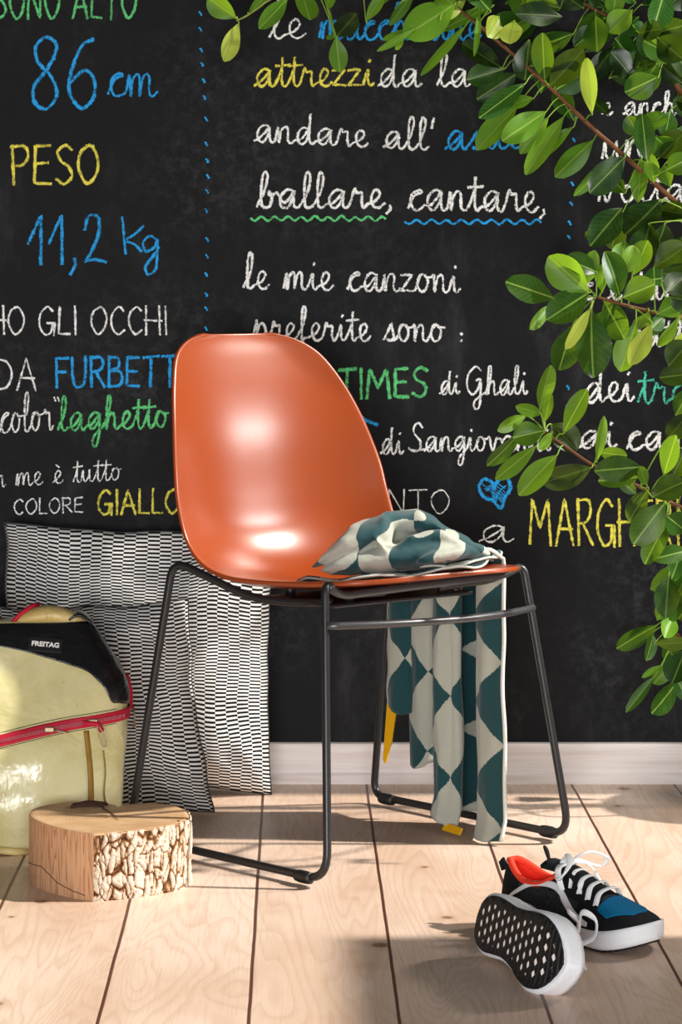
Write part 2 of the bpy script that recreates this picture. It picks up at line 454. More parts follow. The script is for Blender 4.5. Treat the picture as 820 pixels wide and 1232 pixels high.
def layout(text, style):
    """strokes as (smooth?, points) in letter units, and the total width"""
    out = []; x = 0.0
    if style == 'cap':
        for ch in text:
            if ch == ' ': x += 0.5; continue
            w, st = CAP[ch]
            for k, pts in st: out.append((k == 'S', [(x + p[0], p[1]) for p in pts]))
            x += w + 0.17
        return out, x - 0.17
    main = []
    for ch in text:
        if ch == ' ':
            if main: out.append((True, main)); main = []
            x += 0.85; continue
        if ch in CURCAP:
            w, st = CURCAP[ch]
            for pts in st: out.append((True, [(x + p[0], p[1]) for p in pts]))
            x += w; continue
        if ch in ",'\":":
            if main: out.append((True, main)); main = []
            w, st = CAP[ch]
            k = 1.3 if ch in ',:' else 1.9
            for q, pts in st: out.append((q == 'S', [(x + .1 + p[0] * 1.5, p[1] * k) for p in pts]))
            x += w * 1.5 + .2; continue
        if ch == 'z':
            if main: out.append((True, main)); main = []
            out.append((False, [(x + a, b_) for a, b_ in ((.04, .92), (.34, .98), (.66, .95), (.36, .5), (.05, .04), (.36, .08), (.72, .03))]))
            x += .84; continue
        w, m_, ex = CUR[ch]
        main += [(x + p[0], p[1]) for p in (m_ if not main else m_[1:])]
        for pts in ex: out.append((True, [(x + p[0], p[1]) for p in pts]))
        x += w
    if main: out.append((True, main))
    return out, x

def stroke_ribbon(mb, pts, wpx):
    """a chalk stroke: points in photograph pixels on the wall plane"""
    sw = wpx * 0.90 * YW / F
    P3 = [P(p[0], p[1], YW) for p in pts]
    q = [P3[0]]
    for p in P3[1:]:
        if (p - q[-1]).length > 0.0012: q.append(p)
    if len(q) < 2: q.append(q[0] + Vector((0.0015, 0, 0.001)))
    d0 = (q[0] - q[1]).normalized() * sw * 0.3; d1 = (q[-1] - q[-2]).normalized() * sw * 0.3
    q = [q[0] + d0] + q + [q[-1] + d1]
    n = len(q); rows = []; U = []; L = 0
    ph = CHR.random() * 50
    for i in range(n):
        t = (q[min(i + 1, n - 1)] - q[max(i - 1, 0)]).normalized()
        s = Vector((-t.z, 0, t.x))
        if i: L += (q[i] - q[i - 1]).length
        ww = sw * 0.5 * (1.08 + 0.30 * noise.noise(Vector((L * 60, ph, 0))) + 0.30 * noise.noise(Vector((L * 420, ph, 5))))
        ZC[0] = (ZC[0] + 1) % 4000
        y = YW - 0.0006 - ZC[0] * 2.5e-7
        a, b_ = q[i] + s * ww, q[i] - s * ww
        rows.append([(a.x, y, a.z), (b_.x, y, b_.z)]); U.append([(L * 20, 1.0), (L * 20, -1.0)])
    mb.grid(rows, U=U)

def word(text, c, x0, x1, base, hh, style='cur', sw=4.0, slope=0.0, label=None, jit=0.03, repeat=1):
    st, W = layout(text, style)
    sx = (x1 - x0) / W
    mb = MB()
    sd = CHR.random() * 100
    for k in range(repeat):
        for sm, pts in st:
            v = []
            for p in pts:
                jx = jit * noise.noise(Vector((p[0] * 1.3 + sd, p[1] * 2 + k * 9, 1.7))) ; jy = jit * 1.6 * noise.noise(Vector((p[0] * 0.9 + sd, k * 7 + 3.1, p[1])))
                px = x0 + (p[0] + jx) * sx
                v.append(Vector((px, base + slope * (px - x0) / (x1 - x0) - (p[1] + jy) * hh, 0)))
            v = spline(v, 8) if sm else [a.lerp(b_, t / 10) for a, b_ in zip(v[:-1], v[1:]) for t in range(11)]
            stroke_ribbon(mb, v, sw)
    o = mb.build('chalk_writing', M['c' + c], wb, False)
    tag(o, label or '%s chalk %s "%s"' % (CN[c], 'capitals' if style == 'cap' else 'handwriting', text))
    return o

# left column
word('SONO ALTO', 'g', -6, 164, 22, 40, 'cap', 5.0)
word('86', 'b', 38, 117, 129, 82, 'cap', 6.5, jit=0.01)
word('cm', 'b', 130, 189, 116, 27, 'cur', 4.6)
word('PESO', 'y', 15, 119, 221, 46, 'cap', 5.6)
word('11,2', 'b', 34, 126, 318, 58, 'cap', 6.0, slope=-2)
# kg
mb = MB()
for pts in ([(147, 262), (149, 284), (151, 305)], [(172, 272), (162, 282), (151, 289), (162, 294), (170, 302)],
            [(188, 288), (180, 284), (172, 292), (176, 302), (187, 296), (189, 286), (189, 306), (187, 324), (178, 330), (175, 321), (184, 308), (191, 298)]):
    stroke_ribbon(mb, spline([Vector((*p, 0)) for p in pts], 8), 4.8)
tag(mb.build('chalk_writing', M['cb'], wb, False), 'blue chalk handwriting "kg"')
word('HO GLI OCCHI', 'w', -12, 201, 402, 33, 'cap', 3.8)
word('DA', 'w', -6, 44, 469, 38, 'cap', 3.8)
word('FURBETTI', 'b', 67, 222, 466, 36, 'cap', 5.4, slope=-2)
word('color', 'w', 0, 64, 521, 23, 'cur', 3.6, slope=-4)
word('"', 'w', 62, 74, 496, 9, 'cur', 3.0)
word('laghetto', 'g', 70, 203, 518, 20, 'cur', 4.6, slope=-4)
word('r me è tutto', 'w', -6, 146, 586, 15, 'cur', 2.8, slope=-9)
word('COLORE', 'w', 17, 100, 619, 18, 'cap', 2.8, slope=-3)
word('GIALLO', 'y', 118, 216, 619, 29, 'cap', 4.6, slope=-2)
# middle column
word('le', 'w', 324, 367, 46, 22, 'cur', 4.0)
word('macchinine', 'b', 384, 578, 47, 22, 'cur', 4.4, slope=1)
word('attrezzi', 'y', 306, 450, 104, 20, 'cur', 4.6, slope=-1)
word('da la', 'w', 455, 566, 104, 20, 'cur', 4.4)
word("andare all'", 'w', 306, 526, 170, 19, 'cur', 4.4, slope=11)
word('asilo', 'b', 536, 633, 180, 21, 'cur', 5.0, slope=-2)
word('ballare,', 'w', 309, 474, 250, 21, 'cur', 4.6, repeat=2)
word('cantare,', 'w', 491, 659, 252, 23, 'cur', 5.0, slope=3)
word('le mie canzoni', 'w', 293, 553, 347, 21, 'cur', 4.4, slope=5)
word('preferite sono :', 'w', 304, 560, 409, 20, 'cur', 4.4, slope=2)
word('HAPPY TIMES'.replace('HAPPY ', ''), 'g', 407, 514, 480, 35, 'cap', 6.2, slope=-3)
word('di', 'w', 529, 553, 474, 15, 'cur', 4.0)
word('Ghali', 'w', 559, 634, 476, 17, 'cur', 4.0, slope=-2)
word('di', 'w', 458, 485, 546, 17, 'cur', 4.0)
word('Sangiovanni', 'w', 490, 662, 543, 17, 'cur', 4.0, slope=-1)
word('CENTO', 'w', 420, 540, 618, 29, 'cap', 2.8)
word('a', 'w', 576, 617, 652, 19, 'cur', 3.2)
# right column, partly behind the leaves
word('e anche', 'w', 724, 826, 138, 14, 'cur', 4.0)
word('uno', 'w', 724, 801, 192, 22, 'cur', 4.6, slope=-6)
word('volta', 'w', 720, 826, 243, 20, 'cur', 4.6)
word('c è tutto', 'w', 700, 840, 360, 19, 'cur', 5.0)
word('i gatti', 'w', 722, 836, 416, 18, 'cur', 4.6)
word('dei', 'w', 702, 762, 484, 22, 'cur', 5.0, slope=-2)
word('tra', 't', 767, 834, 485, 22, 'cur', 5.0)
word('ai', 'w', 696, 741, 539, 20, 'cur', 5.0)
word('cartoni', 'w', 754, 900, 541, 21, 'cur', 5.0)
word('MARGHERITA', 'y', 637, 868, 655, 55, 'cap', 5.0, slope=2, jit=0.02)
# accent beside the chair, underlines, heart, dots
mb = MB(); stroke_ribbon(mb, spline([Vector(p) for p in ((430, 500, 0), (441, 506, 0), (453, 511, 0))], 8), 6)
tag(mb.build('chalk_writing', M['cb'], wb, False), 'short blue chalk stroke beside the orange chair back')
def wavy(x0, x1, y, amp, n, c, lab):
    mb = MB()
    pts = [Vector((x0 + (x1 - x0) * i / 140, y + amp * math.sin(2 * PI * n * i / 140) + 1.5 * noise.noise(Vector((i * 0.08, y, 0))), 0)) for i in range(141)]
    stroke_ribbon(mb, pts, 4.2)
    tag(mb.build('chalk_underline', M['c' + c], wb, False), lab)
wavy(302, 463, 263, 2.4, 10, 'g', 'green wavy chalk underline')
wavy(487, 650, 267, 2.6, 9, 'b', 'blue wavy chalk underline')
mb = MB()
heart = [(594, 586), (590, 579), (581, 577), (576, 586), (581, 597), (592, 602), (602, 611), (607, 599), (613, 588), (611, 577), (603, 575), (596, 582), (594, 588)]
stroke_ribbon(mb, spline([Vector((*p, 0)) for p in heart], 8), 6.5)
for i in range(9):
    y = 583 + i * 2.3; w_ = 14 - i * 1.1
    stroke_ribbon(mb, [Vector((594.5 - w_ + i * 0.8 + 2 * w_ * k / 8, y + 3 * math.sin(k * 1.1 + i), 0)) for k in range(9)], 1.7)
tag(mb.build('chalk_heart', M['cb'], wb, False), 'blue chalk heart scribbled in')
def dots(pts, lab):
    mb = MB()
    for x, y in pts:
        stroke_ribbon(mb, [Vector((x - 1.2, y - 1.5, 0)), Vector((x + .3, y + .2, 0)), Vector((x + 1.0, y + 2.0, 0))], 3.6)
    tag(mb.build('chalk_dots', M['cb'], wb, False), lab)
dots([(241, 16), (241, 35), (242, 60), (243, 77), (245, 97), (246, 117), (248, 143), (248, 173), (249, 193), (250, 212), (249, 230), (248, 253), (249, 288), (249, 308), (248, 330), (248, 354), (248, 371), (248, 395), (248, 414), (248, 436)],
     'left dotted line of blue chalk')
dots([(691, 140), (690, 168), (689, 195), (688, 221), (687, 245), (685, 268), (684, 285), (684, 330), (683, 400), (683, 466), (682, 490)], 'right dotted line of blue chalk')
# ------------------------------------------------------------------ chair
CA = math.radians(41.1)
CHX, CHY = 0.0806, 4.543
def mat_shell():
    m = NT('orange_plastic', 0.30, 0.5)
    f = m.noise(m.coord(), 900, 2)
    m.col(srgb(146, 62, 23)); m.bump(f, 0.10, 0.0006)
    return m.m
M['shell'] = mat_shell()
M['tube'] = plain('black_powder_coat', srgb(38, 38, 40), 0.36, 0.5, 0.25, 0.05, 900, 0.05)
M['tube_grey'] = plain('graphite_steel', srgb(78, 78, 80), 0.33, 0.5, 0.5, 0.05, 900, 0.05)
M['glide'] = plain('black_nylon', srgb(22, 22, 23), 0.5)
# outline (half width, forward, height) and centre line (forward, height) from the front edge to the top edge
E_S = [(.085,.252,.4545),(.135,.242,.4525),(.178,.216,.4500),(.203,.170,.4470),(.213,.110,.4440),(.220,.040,.4420),(.226,-.030,.4440),(.229,-.083,.4600),(.229,-.120,.4950),(.227,-.143,.5500),(.222,-.156,.6000),(.206,-.180,.6700),(.186,-.207,.7300),(.158,-.236,.7800),(.118,-.256,.8050),(.070,-.266,.8140)]
C_S = [(.257,.4555),(.246,.4530),(.218,.4485),(.166,.4400),(.104,.4300),(.034,.4210),(-.050,.4150),(-.118,.4190),(-.165,.4350),(-.203,.4850),(-.2165,.5500),(-.2260,.6450),(-.2410,.7150),(-.2580,.7700),(-.2695,.8010),(-.274,.8150)]
def shell_pt(s, t):
    """s along 0..1 from front edge to top, t across -1..1 ; chair local (x right-away, y backward)"""
    k = s * (len(E_S) - 1)
    xs = list(range(len(E_S)))
    w = sinterp(xs, [e[0] for e in E_S], k); ye = sinterp(xs, [e[1] for e in E_S], k); ze = sinterp(xs, [e[2] for e in E_S], k)
    yc = sinterp(xs, [c[0] for c in C_S], k); zc = sinterp(xs, [c[1] for c in C_S], k)
    a = abs(t) ** 2.3
    return Vector((w * t, -(yc + (ye - yc) * a), zc + (ze - zc) * a))
chair = empty('shell_chair', (CHX, CHY, 0), (0, 0, CA))
tag(chair, 'orange plastic shell chair on a black metal sled base by the blackboard', 'chair')
NS, NTT = 64, 40
rows = [[shell_pt(i / NS, -1 + 2 * j / NTT) for j in range(NTT + 1)] for i in range(NS + 1)]
sh = MB().grid(rows).build('seat_shell', M['shell'], chair)
fixn(sh); solid(sh, 0.0075, -1); subsurf(sh, 1)
# make the shell thicken downwards/outwards
bmn = sh.data.polygons[len(sh.data.polygons) // 4].normal
if bmn.z < 0:
    sh.data.flip_normals()
def L(w, y, z): return Vector((w, -y, z))
R = 0.0064
# legs and runners, one part per side rail; front bow
for s in (-1, 1):
    mb = MB()
    foot_b, foot_f = L(s * .267, -.223, .0135), L(s * .262, .236, .0135)
    leg_f = [L(s * .213, .19, .448)]
    path = [L(s * .06, .155, .4195), L(s * .165, .165, .424), L(s * .213, .19, .4475), L(s * .2600, .248, .0135), L(s * .267, -.223, .0135),
            L(s * .238, -.145, .4585), L(s * .180, -.02, .4035), L(s * .15, .05, .401), L(s * .135, .12, .406)]
    path = fillet(path, [0, .02, .018, .045, .03, .03, .05, .03, 0], 8)
    mb.tube(path, R, 12)
    mb.build('side_frame', M['tube'], chair)
    for (gy) in (.198, -.185):
        g = MB()
        c = L(s * .263, gy, .0)
        rows = []
        for k in range(9):
            a = 2 * PI * k / 8
        for i in range(5):
            xx = -0.016 + 0.008 * i
            rr = 0.0076 if i in (0, 4) else 0.0086
            rows.append([c + Vector((rr * math.cos(2 * PI * k / 14), xx, max(0.0125 + rr * 1.12 * math.sin(2 * PI * k / 14), 0.0))) for k in range(14)])
        g.grid(rows, closed_u=True)
        g.F.append(tuple(range(14))); g.F.append(tuple(range(56, 70)))
        fixn(g.build('floor_glide', M['glide'], chair))
# front crossbar under the seat edge, and the bowed lower stretcher
mb = MB(); mb.tube(fillet([L(-.205, .188, .443), L(-.172, .182, .4235), L(-.06, .192, .4285), L(.06, .196, .4315), L(.172, .186, .432), L(.205, .188, .443)], .03, 7), R * .95, 12)
mb.build('front_rail', M['tube_grey'], chair)
mb = MB()
pts = []
for i in range(25):
    t = -1 + i / 12
    z = .384 - .006 * (t + 1) / 2
    pts.append(L(.2215 * t, .203 + .05 * (1 - t * t), z))
mb.tube(pts, R * .92, 12).build('stretcher', M['tube_grey'], chair)
# mounting plate below the shell
mb = MB(); mb.box((-.15, -.14, .3995), (.15, .03, .4055))
bevel(mb.build('mounting_plate', M['tube'], chair, False), .002)
for sx in (-1, 1):
    for yy in (-.12, .02):
        mb = MB(); mb.tube([(sx * .1, yy, .404), (sx * .1, yy, .4185)], .008, 12); mb.build('mounting_boss', M['glide'], chair)

# ------------------------------------------------------------------ throw blanket on and over the seat
def mat_throw():
    m = NT('knitted_wool', 0.9, 0.15); u, v, _ = m.xyz(m.uv()); c = m.coord()
    pu = m.math('PINGPONG', u, 1.0); pv = m.math('PINGPONG', v, 1.0)
    kn = m.noise(c, 420, 2); n2 = m.noise(c, 1100, 2)
    d = m.math('SUBTRACT', pu, m.math('ADD', pv, m.math('MULTIPLY', m.math('SUBTRACT', kn, 0.5), 0.10)))
    f = m.smooth(d, -0.015, 0.015)
    dark = m.mix(n2, srgb(14, 40, 42), srgb(44, 88, 92)); light = m.mix(n2, srgb(146, 148, 134), srgb(196, 196, 182))
    m.col(m.mix(f, light, dark)); m.bump(n2, 0.5, 0.0015)
    m.b.inputs['Sheen Weight'].default_value = 0.25
    return m.m
M['throw'] = mat_throw()
M['trim'] = plain('cream_wool_edge', srgb(214, 216, 206), 0.9, 0.1, 0, 0.1, 600, 0.4)
M['mustard'] = plain('mustard_felt', srgb(224, 166, 20), 0.85, 0.1, 0, 0.1, 600, 0.3)

SG = [(shell_pt(i / 60, -1 + j / 20)) for i in range(0, 34) for j in range(41)]
def seat_z(x, y):
    """height of the seat surface at chair-local x, y (weighted nearest)"""
    b1 = sorted(((p.x - x) ** 2 + (p.y - y) ** 2, p.z) for p in SG)[:4]
    ws = [1 / (d + 1e-6) for d, z in b1]
    return sum(w * z for w, (d, z) in zip(ws, b1)) / sum(ws)

throw = empty('throw_blanket', (CHX, CHY, 0), (0, 0, CA))
tag(throw, 'teal and grey triangle-patterned knitted throw bunched on the seat, one end hanging to the floor', 'blanket')
# the bunched part: rolls and folds of the wool, merged into one cloth surface
def roll(path, Yd, flat):
    """path: (px, py, radius px) ; returns a closed tube squashed towards the seat, in chair-local space"""
    inv = Matrix.Rotation(-CA, 4, 'Z') @ Matrix.Translation((-CHX, -CHY, 0))
    pts = spline([Vector((a, b_, c_)) for a, b_, c_ in path], 6)
    rows = []
    for i, p in enumerate(pts):
        Y = Yd[0] + (Yd[1] - Yd[0]) * i / (len(pts) - 1)
        q = pts[min(i + 1, len(pts) - 1)] - pts[max(i - 1, 0)]
        a = math.atan2(q.y, q.x)
        e_ = min(i, len(pts) - 1 - i)
        p.z *= (.25, .62, .84, .95)[e_] if e_ < 4 else 1
        r_ = []
        for k in range(20):
            t = 2 * PI * k / 20
            o = P(p.x - p.z * math.sin(a) * math.sin(t) * -1, p.y + p.z * math.cos(a) * math.sin(t), Y + p.z * Y / F * flat * math.cos(t))
            r_.append(inv @ o)
        rows.append(r_)
    return rows
mb = MB()
for path, Yd, flat in (
    ([(376, 681, 10), (387, 671, 16), (408, 658, 24), (435, 650, 27), (458, 641, 27), (474, 640, 22)], (4.47, 4.53), 1.9),
    ([(452, 634, 15), (470, 629, 15), (490, 627, 13), (512, 630, 16), (536, 641, 18), (556, 652, 14), (578, 662, 9), (590, 665, 7)], (4.53, 4.57), 2.2),
    ([(386, 686, 6), (415, 680, 12), (445, 676, 15), (480, 672, 17), (515, 666, 16), (548, 662, 12), (580, 666, 7)], (4.45, 4.50), 2.0),
    ([(470, 662, 10), (492, 652, 9), (516, 645, 8), (540, 646, 7), (560, 657, 7)], (4.46, 4.48), 1.5),
    ([(452, 648, 14), (462, 660, 13), (470, 672, 11)], (4.455, 4.44), 1.0),
    ([(462, 646, 16), (485, 642, 15), (512, 644, 13), (540, 652, 10)], (4.56, 4.60), 2.0),
    ([(500, 676, 9), (535, 668, 8), (565, 664, 7)], (4.43, 4.47), 1.6),
    ([(408, 676, 10), (440, 674, 18), (500, 670, 18), (556, 668, 9)], (4.52, 4.56), 3.4)):
    rr_ = roll(path, Yd, flat); o0 = len(mb.V)
    mb.grid(rr_, closed_u=True)
    n = 20; mb.F.append(tuple(o0 + k for k in range(n))); mb.F.append(tuple(o0 + (len(rr_) - 1) * n + k for k in range(n)))
tmp = mb.build('tmp', M['throw'], None); fixn(tmp)
rm = tmp.modifiers.new('r', 'REMESH'); rm.mode = 'VOXEL'; rm.voxel_size = .0034
sm = tmp.modifiers.new('s', 'SMOOTH'); sm.factor = .5; sm.iterations = 12
dg = bpy.context.evaluated_depsgraph_get()
me = bpy.data.meshes.new_from_object(tmp.evaluated_get(dg)); bpy.data.objects.remove(tmp)
fwd2 = Matrix.Rotation(CA, 4, 'Z') @ Matrix.Identity(4)
uvl = []
for v in me.vertices:
    p = v.co
    w3 = Vector((CHX, CHY, 0)) + (fwd2 @ p)
    p.x += .0035 * noise.noise(Vector((w3.x * 40, w3.z * 60, 1))); p.z += .003 * noise.noise(Vector((w3.x * 50, w3.y * 30, w3.z * 50)))
    z0 = seat_z(p.x, p.y) + .006
    if p.z < z0: p.z = z0
    # the knit runs round the twisted hollow
    hx, hz = w3.x - .178, w3.z - .497; d_ = w3.y - 4.45
    rr = math.hypot(hx, hz); tw = 1.1 * math.exp(-rr * 16) + .25
    ux = hx * math.cos(tw) - hz * math.sin(tw); uz = hx * math.sin(tw) + hz * math.cos(tw)
    wob = .25 * noise.noise(Vector((w3.x * 12, w3.z * 16, 3)))
    uvl.append((ux / .040 + wob + 6.4, (uz - d_ * .55) / .046 + wob * .7 + 6.2))
ul = me.uv_layers.new(name='UVMap')
for lp_ in me.loops: ul.data[lp_.index].uv = uvl[lp_.vertex_index]
for p in me.polygons: p.use_smooth = True
me.materials.clear(); me.materials.append(M['throw'])
hp = bpy.data.objects.new('bunched_fold', me); link(hp, throw)
# flat layer that shows below the mound, with its cream edge
def flat_layer(off, amp, seed, t0, t1, rscale, z0):
    rows, U, edge = [], [], []
    for j in range(61):
        t = t0 + (t1 - t0) * j / 60
        r_, ur = [], []
        for i in range(7):
            u = (0.62 + 0.38 * i / 6) * rscale * (1 + amp * noise.noise(Vector((t * 2.2, seed, 0))) * i / 6)
            ca, sa = math.cos(t), math.sin(t)
            ex, ey = u * 0.168 * ca, u * 0.122 * sa
            x = 0.066 + ex * math.cos(-.28) - ey * math.sin(-.28) + off[0]; y = -0.020 + ex * math.sin(-.28) + ey * math.cos(-.28) + off[1]
            wv = (0.003 * (1 + math.sin(t * 9 + seed)) + .006 * max(0, noise.noise(Vector((t * 3.1, seed, 4))))) * (i / 6) ** 2
            p = Vector((x, y, seat_z(x, y) + z0 + wv))
            r_.append(p); ur.append((t * 3.1, u * 2.3))
        rows.append(r_); U.append(ur); edge.append(r_[-1])
    o = MB().grid(rows, U=U).build('flat_fold', M['throw'], throw); solid(o, 0.004, 1)
    MB().tube(edge, 0.0022, 6).build('edge_trim', M['trim'], o)
flat_layer((0.010, -0.006), .12, 1.3, -PI * .98, PI * .35, 1.06, .003)
flat_layer((0.030, -0.002), .10, 4.1, -PI * .55, PI * .30, 1.05, .009)

# hanging ends
def hang(name, plan_top, plan_bot, ztop, zbot, us, vs=.066, over=True, trim=(True, True), vph=0.0, sag=.0):
    """pleated strip: plan paths as (w, y) lists, bottoms per plan point"""
    n = 6
    pt = spline([Vector((w, -y, 0)) for w, y in plan_top], n); pb = spline([Vector((w, -y, 0)) for w, y in plan_bot], n)
    zb = spline([Vector((z, 0, 0)) for z in zbot], n)
    uu = [interp(list(range(len(us))), us, k / n) for k in range(len(pt))]; u0 = us[0]
    rows, U = [], []
    NV = 44
    for i in range(-6 if over else 0, NV + 1):
        r_, ur = [], []
        for j, (a, b_) in enumerate(zip(pt, pb)):
            if i < 0:      # over the seat edge, lying on the seat
                k = -i / 6
                p = Vector((min(a.x, .238) - .060 * k, a.y, ztop - 0.002 + 0.020 * math.sin(min(1, k * 1.6) * PI / 2)))
                dist = -.01 * -i
            else:
                s = i / NV
                p = a.lerp(b_, s ** 1.3)
                p.z = ztop * (1 - s) + zb[j].x * s
                p.x += .004 * noise.noise(Vector((j * .3, s * 5, u0)))
                p.y += .004 * noise.noise(Vector((j * .3, s * 4, u0 + 5)))
                if s > .93: p.x -= sag * (s - .93) / .07
                dist = (ztop - zb[j].x) * s
            r_.append(p); ur.append((uu[j], (ztop - p.z if i >= 0 else dist) / vs + vph))
        rows.append(r_); U.append(ur)
    o = MB().grid(rows, U=U).build(name, M['throw'], throw)
    solid(o, 0.0045, 0)
    if trim[0]: MB().tube([r_[0] for r_ in rows], .0032, 6).build('edge_trim', M['trim'], o)
    if trim[1]: MB().tube([r_[-1] for r_ in rows], .0034, 6).build('edge_trim', M['trim'], o)
    return o
ZS = .452
def fall(pts, k): return [(w - .042 * k, y + .048 * k) for w, y in pts]
pa = [(.226, -.030), (.212, -.010), (.222, .010), (.236, .022), (.290, -.035), (.318, .005), (.262, .056), (.224, .074), (.211, .100), (.219, .138)]
hang('hanging_end', pa, fall(pa, 1.0),
     ZS, [.030, .022, .014, .012, .022, .022, .012, .005, .003, .008], [1, 1.55, 2, 2.55, 3, 3.4, 3.8, 4.0, 4.5, 5.0], .0655, trim=(False, True), vph=.45, sag=.01)
pa = [(.236, -.150), (.224, -.134), (.224, -.112), (.238, -.096)]
hang('hanging_end', pa, fall(pa, .25), ZS, [.186, .180, .172, .176], [.05, .4, .8, 1.25], .066, trim=(True, False), vph=.2)
pa = [(.275, -.128), (.250, -.110), (.236, -.086), (.244, -.064), (.275, -.050)]
hang('hanging_end', pa, fall(pa, .3), ZS, [.115, .098, .084, .094, .10], [.4, 1.0, 1.5, 2.0, 2.4], .066, trim=(False, True), vph=.9)
# mustard reverse side that shows at the lower edges
def patch(pts, name, mat, parent, t=.003):
    o = mk(name, pts, [tuple(range(len(pts)))], mat, parent, False); solid(o, t, 0); return o
patch([L(.232, -.150, .185), L(.236, -.130, .185), L(.231, -.138, .120), L(.228, -.150, .082), L(.226, -.154, .088)], 'mustard_edge', M['mustard'], throw)
patch([L(.172, .055, .018), L(.165, .100, .016), L(.160, .098, .005), L(.166, .052, .006)], 'mustard_edge', M['mustard'], throw)
# ------------------------------------------------------------------ cushions
def mat_stripe():
    m = NT('black_white_woven_cotton', 0.9, 0.1); u, v, _ = m.xyz(m.uv()); c = m.coord()
    n = m.noise(c, 500, 2)
    ci = m.math('FLOOR', m.math('DIVIDE', u, 0.0195))
    ph = m.math('MULTIPLY', m.math('MODULO', ci, 2.0), 0.5)
    fr = m.math('FRACT', m.math('ADD', m.math('DIVIDE', v, 0.0068), ph))
    tri = m.math('ABSOLUTE', m.math('SUBTRACT', fr, 0.5))
    f = m.smooth(m.math('ADD', tri, m.math('MULTIPLY', m.math('SUBTRACT', n, .5), .10)), 0.20, 0.30)
    m.col(m.mix(f, srgb(26, 26, 28), srgb(236, 233, 228))); m.bump(m.math('ADD', f, m.math('MULTIPLY', n, .5)), 0.3, 0.001)
    return m.m
M['stripe'] = mat_stripe()
M['seam'] = plain('dark_cotton_seam', srgb(70, 70, 72), .9, .1)
def cushion(loc, rot, w, h, t, seed, label, dents):
    root = empty('cushion', loc, rot)
    tag(root, label, 'cushion', 'striped cushions leaning on the blackboard wall')
    N = 56
    mb = MB()
    def pt(u, v, side):
        # corners stick out, sides pull in
        px = u * w / 2 * (1 - .05 * (1 - v * v)) + (seed > 5) * .036 * u * (1 - v) / 2; pz = v * h / 2 * (1 - .06 * (1 - u * u))
        e = ((1 - abs(u) ** 2.4) * (1 - abs(v) ** 2.4))
        th = t / 2 * max(0, e) ** .55
        n = noise.noise(Vector((u * 2.1 + seed, v * 2.1, side))) * .012 + noise.noise(Vector((u * 6 + seed, v * 5, side * 3))) * .004
        cw = 0
        # wrinkles running in from the corners
        for sx in (-1, 1):
            for sz in (-1, 1):
                dx, dz = (sx - u) * .5 * w, (sz - v) * .5 * h
                r_ = math.hypot(dx, dz); a = math.atan2(abs(dz), abs(dx))
                cw += .006 * math.sin(a * 11 + seed + sx * 2 + sz) * math.exp(-((r_ - .07) / .05) ** 2)
        for (du, dv, dd, dr) in dents:
            cw -= dd * math.exp(-((u - du) ** 2 + (v - dv) ** 2) / dr ** 2)
        th += (n + cw) * min(1, e * 3)
        pz2 = pz + .011 * noise.noise(Vector((u * 2.6 + seed, v * 2, 9))) ; px2 = px + .006 * noise.noise(Vector((u * 2, v * 3 + seed, 4)))
        return Vector((px2, side * th, pz2 + h / 2))
    for side in (-1, 1):
        rows, U = [], []
        for i in range(N + 1):
            v = -1 + 2 * i / N; v = math.copysign(abs(v) ** .85, v)
            r_, ur = [], []
            for j in range(N + 1):
                u = -1 + 2 * j / N; u = math.copysign(abs(u) ** .85, u)
                if side == 1: u = -u
                r_.append(pt(u, v, side))
                ur.append((u * w / 2 + 1.0 + .004 * noise.noise(Vector((u * 2, v * 3, seed + 6))), v * h / 2 + 1.0 + .010 * noise.noise(Vector((u * 1.8, v * 2, seed)))))
            rows.append(r_); U.append(ur)
        mb.grid(rows, U=U)
    o = mb.build('cushion_cover', M['stripe'], root)
    bm = bmesh.new(); bm.from_mesh(o.data); bmesh.ops.remove_doubles(bm, verts=bm.verts, dist=.0004); bm.to_mesh(o.data); bm.free()
    # seam piping
    edge = [pt(-1 + 2 * k / 40, -1, -1) for k in range(40)] + [pt(1, -1 + 2 * k / 40, -1) for k in range(40)] + [pt(1 - 2 * k / 40, 1, -1) for k in range(40)] + [pt(-1, 1 - 2 * k / 40, -1) for k in range(40)]
    MB().tube(edge, .0013, 6, closed=True).build('seam', M['seam'], root)
    return root
cushion((-.283, 4.968, .004), (math.radians(-4), math.radians(1.0), math.radians(-1)), .484, .470, .17, 2.0,
        'large black and white striped cushion leaning flat against the blackboard, behind the smaller one', [(.1, .75, .025, .25), (-.45, .8, .02, .2)])
cushion((-.386, 4.755, .002), (math.radians(-8), math.radians(-1.0), math.radians(5)), .430, .358, .15, 7.0,
        'smaller black and white striped cushion slumped in front, between the bag and the chair leg', [(-.1, .8, .05, .45), (.45, .1, .015, .3)])

# ------------------------------------------------------------------ tarpaulin bag
def mat_tarp(name, c, c2, rough=.3, fade=1.0):
    m = NT(name, rough, 0.5); o = m.coord()
    a = m.noise(o, 7, 4, .6, .8); b_ = m.noise(o, 30, 5, .65, .5); s = m.noise(m.vmul(o, (14, 14, 50)), 1, 3)
    k = m.mix(m.smooth(a, .35, .7), c, c2)
    scr = m.math('MULTIPLY', m.smooth(m.noise(m.vmul(o, (90, 90, 16)), 1, 5, .7), .62, .74), .30 * fade)
    k = m.mix(scr, k, srgb(96, 84, 52))
    m.col(k)
    m.rough(m.ramp(b_, [(.3, (rough * .7,) * 3), (.7, (rough * 1.5,) * 3)]))
    m.bump(m.math('ADD', m.math('MULTIPLY', a, 1.0), m.math('MULTIPLY', b_, .10)), .7, .016); return m.m
M['tarp_cream'] = mat_tarp('cream_tarpaulin', srgb(200, 190, 132), srgb(222, 214, 168), .18)
M['tarp_tan'] = mat_tarp('tan_tarpaulin', srgb(196, 168, 100), srgb(206, 184, 122), .4)
